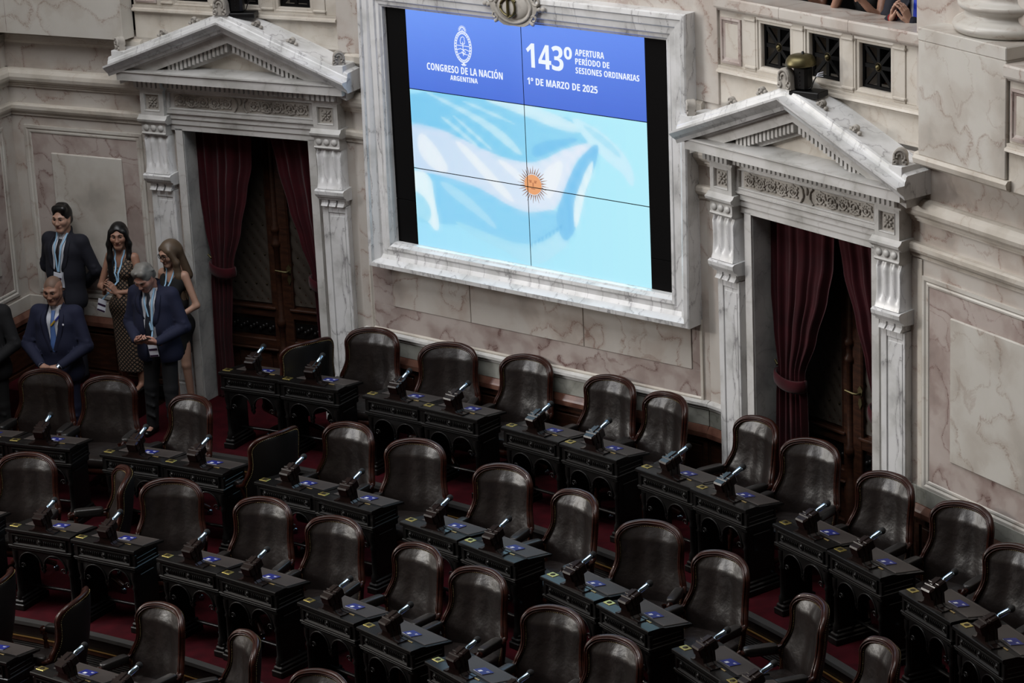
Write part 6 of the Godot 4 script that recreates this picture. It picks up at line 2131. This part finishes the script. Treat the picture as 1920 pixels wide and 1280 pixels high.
func lanyard(o: Node, p: Dictionary, T: Transform3D, fs: Array, neck_top: Vector3, L: Callable) -> void:
	var end: float = p.lanyard
	var lx: float = p.get("lanyard_x", 0.0)
	var ex: float = L.call(Vector3(0, end, 0)).x + lx
	var zz := func(x: float, y: float) -> float:
		var z := -1.0
		for f in fs: z = maxf(z, f.front(x, y))
		return z
	var g := Geo.new()
	g.t = T
	for s in [-1.0, 1.0]:
		var pts := []
		for q in 8:
			var u := q / 7.0
			var y := lerpf(neck_top.y - 0.02, end, u)
			var x := lerpf(neck_top.x + s * 0.062, ex + s * 0.006, pow(u, 0.85))
			pts.append(Vector3(x, y, maxf(zz.call(x, y), neck_top.z + 0.03 if q < 2 else -1.0) + 0.014))
		g.tube(pts, 0.0105, 6, false, 0.2, Vector3(0, 0, 1))
	put("lanyard", g, M["lanyard blue"], o)
	g = Geo.new()
	var bz: float = zz.call(ex, end - 0.06) + 0.022
	var bt: Transform3D = T * Transform3D(Basis(Vector3(0, 0, 1), p.get("badge_roll", 0.0)), Vector3(ex, end - 0.005, bz))
	if p.has("badge_at"): bt = T * Transform3D(Basis(Vector3.UP, p.get("badge_yaw", 0.0)) * Basis(Vector3(0, 0, 1), p.get("badge_roll", 0.0)), p.badge_at)
	if p.has("badge_at"):
		var sg := Geo.new()
		sg.t = T
		sg.tube([Vector3(ex, end, bz - 0.008), Vector3(ex, end, bz).lerp(p.badge_at, 0.5) + Vector3(0, -0.01, 0.01), p.badge_at], 0.009, 6, false, 0.3, Vector3(0, 0, 1))
		put("lanyard_strap", sg, M["lanyard blue"], o)
	g.t = bt
	g.box(Vector3(0, -0.07, 0), Vector3(0.10, 0.135, 0.005), 0.002)
	put("badge", g, M["white paper"], o)
	g = Geo.new()
	g.t = bt
	g.box(Vector3(0, -0.062, 0.003), Vector3(0.092, 0.022, 0.002))
	g.box(Vector3(0, -0.125, 0.003), Vector3(0.092, 0.018, 0.002))
	put("badge_band", g, M["badge purple"], o)

func dress(o: Node, p: Dictionary, T: Transform3D, L: Callable, sh: Array, hip: Array, kn: Array, an: Array) -> void:
	var hem: float = p.get("hem", 0.20)
	var f := Field.new(Vector3(-0.34, hem - 0.05, -0.26), Vector3(0.34, 1.56, 0.28), 0.0125)
	f.bone(L.call(Vector3(-0.062, 1.37, 0.0)), L.call(Vector3(0.062, 1.37, 0.0)), 0.102, 0.102, 0.05)
	for s in [-1.0, 1.0]:
		f.ball(L.call(Vector3(s * 0.075, 1.31, 0.075)), Vector3(0.062, 0.062, 0.055), 0.04)
		f.bone(L.call(Vector3(s * 0.09, 1.40, 0.0)), L.call(Vector3(s * 0.118, 1.47, -0.012)), 0.055, 0.034, 0.03)
	f.bone(L.call(Vector3(-0.045, 1.15, 0.0)), L.call(Vector3(0.045, 1.15, 0.0)), 0.097, 0.097, 0.05)
	f.bone(L.call(Vector3(0, 1.37, 0)), Vector3(0, 0.95, 0), 0.10, 0.11, 0.05)
	f.bone(Vector3(-0.075, 0.93, -0.015), Vector3(0.075, 0.93, -0.015), 0.118, 0.118, 0.06)
	f.bone(Vector3(-0.05, 0.90, 0), Vector3(-0.055, hem - 0.05, 0.0), 0.118, 0.085, 0.06)
	f.bone(Vector3(0.05, 0.90, 0), Vector3(0.055, hem - 0.05, 0.0), 0.118, 0.085, 0.06)
	f.trim(Vector3.DOWN, -hem)
	# neckline
	f.bone(L.call(Vector3(0, 1.52, 0.03)), L.call(Vector3(0, p.get("neckline", 1.38), 0.13)), 0.085, 0.045, 0.01, Vector3.ONE, true)
	put("dress", f.mesh(T), p.dress_mat, o)
	var neck_top: Vector3 = L.call(Vector3(0, 1.56, -0.01))
	if p.get("lanyard", 0.0) > 0.0:
		lanyard(o, p, T, [f, p["_body"]], neck_top, L)
	for i in 2:
		var g := Field.new(an[i] + Vector3(-0.07, -0.09, -0.10), an[i] + Vector3(0.07, 0.06, 0.24), 0.008)
		g.bone(an[i] + Vector3(0, -0.03, -0.04), an[i] + Vector3(0, -0.055, 0.14), 0.034, 0.026, 0.03)
		g.bone(an[i] + Vector3(0, -0.01, -0.035), an[i] + Vector3(0, -0.075, -0.045), 0.02, 0.012, 0.01)
		g.bone(an[i] + Vector3(0, 0.0, 0.03), an[i] + Vector3(0, 0.03, 0.09), 0.03, 0.03, 0.01, Vector3.ONE, true)
		put("shoe", g.mesh(T), M["shoe black"], o)

func people_materials() -> void:
	for q in [["skin light", Color(0.68, 0.535, 0.46)], ["skin tan", Color(0.59, 0.44, 0.365)], ["skin rosy", Color(0.66, 0.49, 0.43)], ["skin deep", Color(0.44, 0.31, 0.25)]]:
		var m := mat(q[0], q[1], 0.5)
		m.subsurf_scatter_enabled = true
		m.subsurf_scatter_strength = 0.05
	mat("eye white", Color(0.62, 0.58, 0.55), 0.3)
	mat("eye dark", Color(0.04, 0.025, 0.02), 0.2)
	mat("lips", Color(0.46, 0.25, 0.23), 0.45)
	mat("hair dark", Color(0.045, 0.033, 0.028), 0.45)
	mat("hair black", Color(0.028, 0.022, 0.022), 0.38)
	mat("hair fair", Color(0.36, 0.30, 0.24), 0.45)
	mat("hair grey", Color(0.44, 0.43, 0.41), 0.5)
	mat("hair stubble", Color(0.43, 0.34, 0.285), 0.6)
	mat("suit navy", Color(0.05, 0.06, 0.115), 0.85)
	mat("suit blue", Color(0.055, 0.078, 0.185), 0.85)
	mat("suit dark", Color(0.03, 0.033, 0.05), 0.85)
	mat("cloth black", Color(0.02, 0.02, 0.022), 0.85)
	mat("shirt white", Color(0.74, 0.75, 0.78), 0.8)
	mat("tie maroon", Color(0.075, 0.035, 0.05), 0.6)
	mat("tie blue", Color(0.30, 0.42, 0.64), 0.5)
	mat("tie slate", Color(0.10, 0.115, 0.16), 0.6)
	mat("tie bright", Color(0.10, 0.22, 0.72), 0.5)
	mat("lanyard blue", Color(0.60, 0.76, 0.88), 0.7)
	mat("lanyard yellow", Color(0.62, 0.50, 0.12), 0.7)
	mat("badge purple", Color(0.17, 0.07, 0.20), 0.6)
	mat("shoe black", Color(0.02, 0.018, 0.018), 0.3)
	mat("wrist red", Color(0.65, 0.04, 0.06), 0.6)
	# lattice of the patterned dress
	var im := Image.create(64, 64, false, Image.FORMAT_RGB8)
	for y in 64:
		for x in 64:
			var u := absf(fmod(float(x + y), 32.0) / 32.0 - 0.5) * 2.0
			var v := absf(fmod(float(x - y + 64), 32.0) / 32.0 - 0.5) * 2.0
			im.set_pixel(x, y, Color(0.045, 0.035, 0.035) if minf(u, v) < 0.42 else Color(0.50, 0.41, 0.33))
	var m := mat("dress lattice", Color.WHITE, 0.8)
	m.albedo_texture = ImageTexture.create_from_image(im)
	m.uv1_triplanar = true
	m.uv1_triplanar_sharpness = 3.0
	m.uv1_scale = Vector3.ONE * 11.0

func facing(at: Vector3, deg: float) -> Transform3D:
	return Transform3D(Basis(Vector3.UP, deg_to_rad(deg)), at)

func people() -> void:
	people_materials()
	# leaning against the wall, hands behind his back
	person("tall dark-haired man in navy suit and lanyard leaning on the left wall", facing(Vector3(-4.13, 0.16, 1.0), 14.0), {
		"h": 1.88, "skin": M["skin light"], "hair": "short", "hair_mat": M["hair black"], "head_yaw": 0.12, "head_pitch": 0.06, "neck": 0.058,
		"lean": Vector3(0.0, 0, -0.05), "elbows": [Vector3(-0.29, 1.15, -0.10), Vector3(0.31, 1.15, -0.10)], "wrists": [Vector3(-0.10, 0.97, -0.17), Vector3(0.10, 0.95, -0.19)],
		"hands": [{"dir": Vector3(0.9, -0.4, 0), "back": Vector3(0, 0.2, 1), "curl": 0.5}, {"dir": Vector3(-0.9, -0.4, 0), "back": Vector3(0, 0.2, 1), "curl": 0.5}],
		"jacket": M["suit navy"], "trousers": M["suit navy"], "tie": M["tie maroon"], "tie_end": 1.0, "tie_x": -0.02, "open": 0.12, "lanyard": 1.17, "badge_roll": -0.1})
	# clapping woman in the lattice dress
	var w2 := {
		"h": 1.80, "woman": true, "skin": M["skin tan"], "hair": "straight", "hair_mat": M["hair black"], "head_yaw": 0.38, "head_pitch": 0.05, "look": 1.0, "neck": 0.046, "face_w": 0.95, "locks": [1.2, 1.2],
		"elbows": [Vector3(-0.25, 1.13, 0.06), Vector3(0.26, 1.13, 0.07)], "wrists": [Vector3(-0.075, 1.17, 0.26), Vector3(0.075, 1.15, 0.27)],
		"hands": [{"dir": Vector3(0.35, 0.75, 0.35), "back": Vector3(-1, 0.3, 0.2), "curl": 0.25, "side": -1.0}, {"dir": Vector3(-0.35, 0.75, 0.30), "back": Vector3(1, 0.3, 0.2), "curl": 0.35, "side": 1.0}],
		"dress": true, "dress_mat": M["dress lattice"], "hem": 0.22, "neckline": 1.36, "lanyard": 1.22, "badge_at": Vector3(-0.15, 1.04, 0.20), "badge_roll": -0.25}
	person("woman with long black hair and a lattice-patterned dress clapping by the left wall", facing(Vector3(-3.37, 0.14, 0.86), 16.0), w2)
	# woman in black with spectacles
	person("woman with long fair hair, dark spectacles and sleeveless black dress leaning on the door pilaster", facing(Vector3(-2.79, 0.0, 0.70), 6.0), {
		"h": 1.80, "woman": true, "skin": M["skin light"], "hair": "long", "hair_mat": M["hair fair"], "brow": M["hair dark"], "head_yaw": -0.25, "head_pitch": 0.28, "neck": 0.046, "face_w": 0.96, "locks": [0.5, 1.2], "glasses": true,
		"elbows": [Vector3(-0.25, 1.14, -0.04), Vector3(0.27, 1.15, -0.02)], "wrists": [Vector3(-0.12, 1.08, 0.13), Vector3(0.10, 1.02, 0.16)],
		"hands": [{"dir": Vector3(0.8, -0.1, 0.4), "back": Vector3(0, 0.4, 1), "curl": 0.5, "side": -1.0}, {"dir": Vector3(-0.8, 0.0, 0.4), "back": Vector3(0, 0.4, 1), "curl": 0.5}],
		"dress": true, "dress_mat": M["cloth black"], "hem": 0.62, "neckline": 1.39, "lanyard": 1.26})
	# grey-haired man reading his phone
	var p4 := person("grey-haired man in a navy suit looking down at the phone in his hands", facing(Vector3(-2.365, 0.0, 1.335), 20.0), {
		"h": 1.84, "skin": M["skin rosy"], "hair": "grey", "hair_mat": M["hair grey"], "brow": M["hair grey"], "head_yaw": -0.15, "head_pitch": 0.62, "head_shift": Vector3(-0.02, -0.045, 0.06), "neck": 0.06,
		"lean": Vector3(-0.02, 0, 0.02), "belly": 0.022, "elbows": [Vector3(-0.30, 1.13, 0.02), Vector3(0.30, 1.13, 0.02)], "wrists": [Vector3(-0.11, 1.03, 0.26), Vector3(0.10, 1.03, 0.26)],
		"ankles": [Vector3(-0.15, 0.08, 0.0), Vector3(0.13, 0.08, 0.06)],
		"hands": [{"dir": Vector3(0.7, 0.25, 0.6), "back": Vector3(-0.5, -0.7, 0.5), "curl": 0.75, "side": 1.0, "thumb": 0.8}, {"dir": Vector3(-0.7, 0.25, 0.6), "back": Vector3(0.5, -0.7, 0.5), "curl": 0.75, "side": -1.0, "thumb": 0.8}],
		"jacket": M["suit blue"], "trousers": M["suit dark"], "tie": M["tie slate"], "tie_end": 0.93, "tie_x": -0.04, "open": 0.12, "lanyard": 1.12, "lanyard_x": 0.02, "badge_at": Vector3(0.02, 1.0, 0.20), "badge_roll": 0.15})
	var g := Geo.new()
	g.box(Vector3.ZERO, Vector3(0.075, 0.010, 0.15), 0.004)
	var ph := put("phone", g, M["black metal"])
	ph.transform = p4.transform * Transform3D(Basis(Vector3.UP, 1.2) * Basis(Vector3.RIGHT, -0.35), Vector3(-0.01, 1.095, 0.345))
	tag(ph, "black phone held in both hands by the grey-haired man", "phone")
	# shaved man behind a chair, hands folded
	person("shaven-headed man in a blue suit and pale blue tie, hands folded behind an armchair", facing(Vector3(-3.48, -0.32, 1.70), 27.0), {
		"h": 1.88, "skin": M["skin tan"], "hair": "cropped", "hair_mat": M["hair stubble"], "head_pitch": 0.22, "head_yaw": -0.02, "neck": 0.064, "face_w": 1.04,
		"belly": 0.018, "elbows": [Vector3(-0.31, 1.13, 0.05), Vector3(0.31, 1.13, 0.05)], "wrists": [Vector3(-0.085, 0.99, 0.27), Vector3(0.09, 0.985, 0.27)],
		"hands": [{"dir": Vector3(0.75, -0.25, 0.40), "back": Vector3(-0.1, 0.75, 0.8), "curl": 0.45, "side": -1.0, "thumb": 0.6}, {"dir": Vector3(-0.75, -0.15, 0.48), "back": Vector3(0.1, 0.75, 0.8), "curl": 0.45, "side": 1.0, "thumb": 0.6}],
		"jacket": M["suit blue"], "trousers": M["suit blue"], "tie": M["tie blue"], "tie_end": 1.0, "pin": true})
	# man cut by the left edge
	person("man in a dark suit cut off by the left edge of the photo", facing(Vector3(-4.15, -0.32, 2.08), 24.0), {
		"h": 1.88, "skin": M["skin light"], "hair": "short", "hair_mat": M["hair dark"], "elbows": [Vector3(-0.31, 1.14, 0.02), Vector3(0.31, 1.14, 0.03)], "wrists": [Vector3(-0.09, 0.96, 0.25), Vector3(0.09, 0.95, 0.25)],
		"hands": [{"dir": Vector3(0.75, -0.3, 0.4), "back": Vector3(-0.1, 0.75, 0.8), "curl": 0.45, "side": -1.0}, {"dir": Vector3(-0.75, -0.2, 0.48), "back": Vector3(0.1, 0.75, 0.8), "curl": 0.45, "side": 1.0}],
		"jacket": M["suit dark"], "trousers": M["cloth black"], "tie": M["tie slate"]})
	# spectators in the right-hand balcony, seen from the waist down to the rail
	var up := [[Vector3(-0.21, 1.04, 0.22), Vector3(0.21, 1.04, 0.22)], [Vector3(-0.06, 1.25, 0.34), Vector3(0.07, 1.25, 0.34)]]
	var clap := [{"dir": Vector3(0.3, 0.8, 0.2), "back": Vector3(-1, 0.2, 0.1), "curl": 0.3, "side": -1.0}, {"dir": Vector3(-0.3, 0.8, 0.2), "back": Vector3(1, 0.2, 0.1), "curl": 0.3, "side": 1.0}]
	var spots := [[0.80, "person in black at the left end of the balcony", "skin deep", true], [1.50, "woman in black with a red wristband clapping in the balcony", "skin tan", true], [2.14, "man in dark suit and bright blue tie clapping in the balcony", "skin light", false]]
	for q in spots:
		var d := {"h": 2.0, "skin": M[q[2]], "hair": "short" if not q[3] else "straight", "hair_mat": M["hair dark"], "elbows": up[0], "wrists": up[1], "hands": clap}
		if q[3]: d.merge({"woman": true, "dress": true, "dress_mat": M["cloth black"], "hem": 0.4})
		else:
			d["elbows"] = [Vector3(-0.24, 1.0, 0.16), Vector3(0.24, 0.99, 0.20)]
			d["wrists"] = [Vector3(-0.07, 1.13, 0.36), Vector3(0.08, 1.12, 0.36)]
			d.merge({"jacket": M["suit navy"], "trousers": M["cloth black"], "open": 0.12, "tie": M["tie bright"], "tie_end": 0.90})
		var who := person(q[1], BAY_R * facing(Vector3(q[0], 3.55, -0.58), 14.0), d)
		if q[0] > 1.0:
			var b := Geo.new()
			var sc: float = 2.0 / 1.8
			b.t = Transform3D(Basis.IDENTITY.scaled(Vector3.ONE * sc), Vector3.ZERO)
			var wv: Vector3 = d.wrists[0]
			var ev: Vector3 = d.elbows[0]
			b.tube([wv.lerp(ev, -0.02), wv.lerp(ev, 0.06)], 0.034, 12)
			put("wristband", b, M["wrist red"], who)
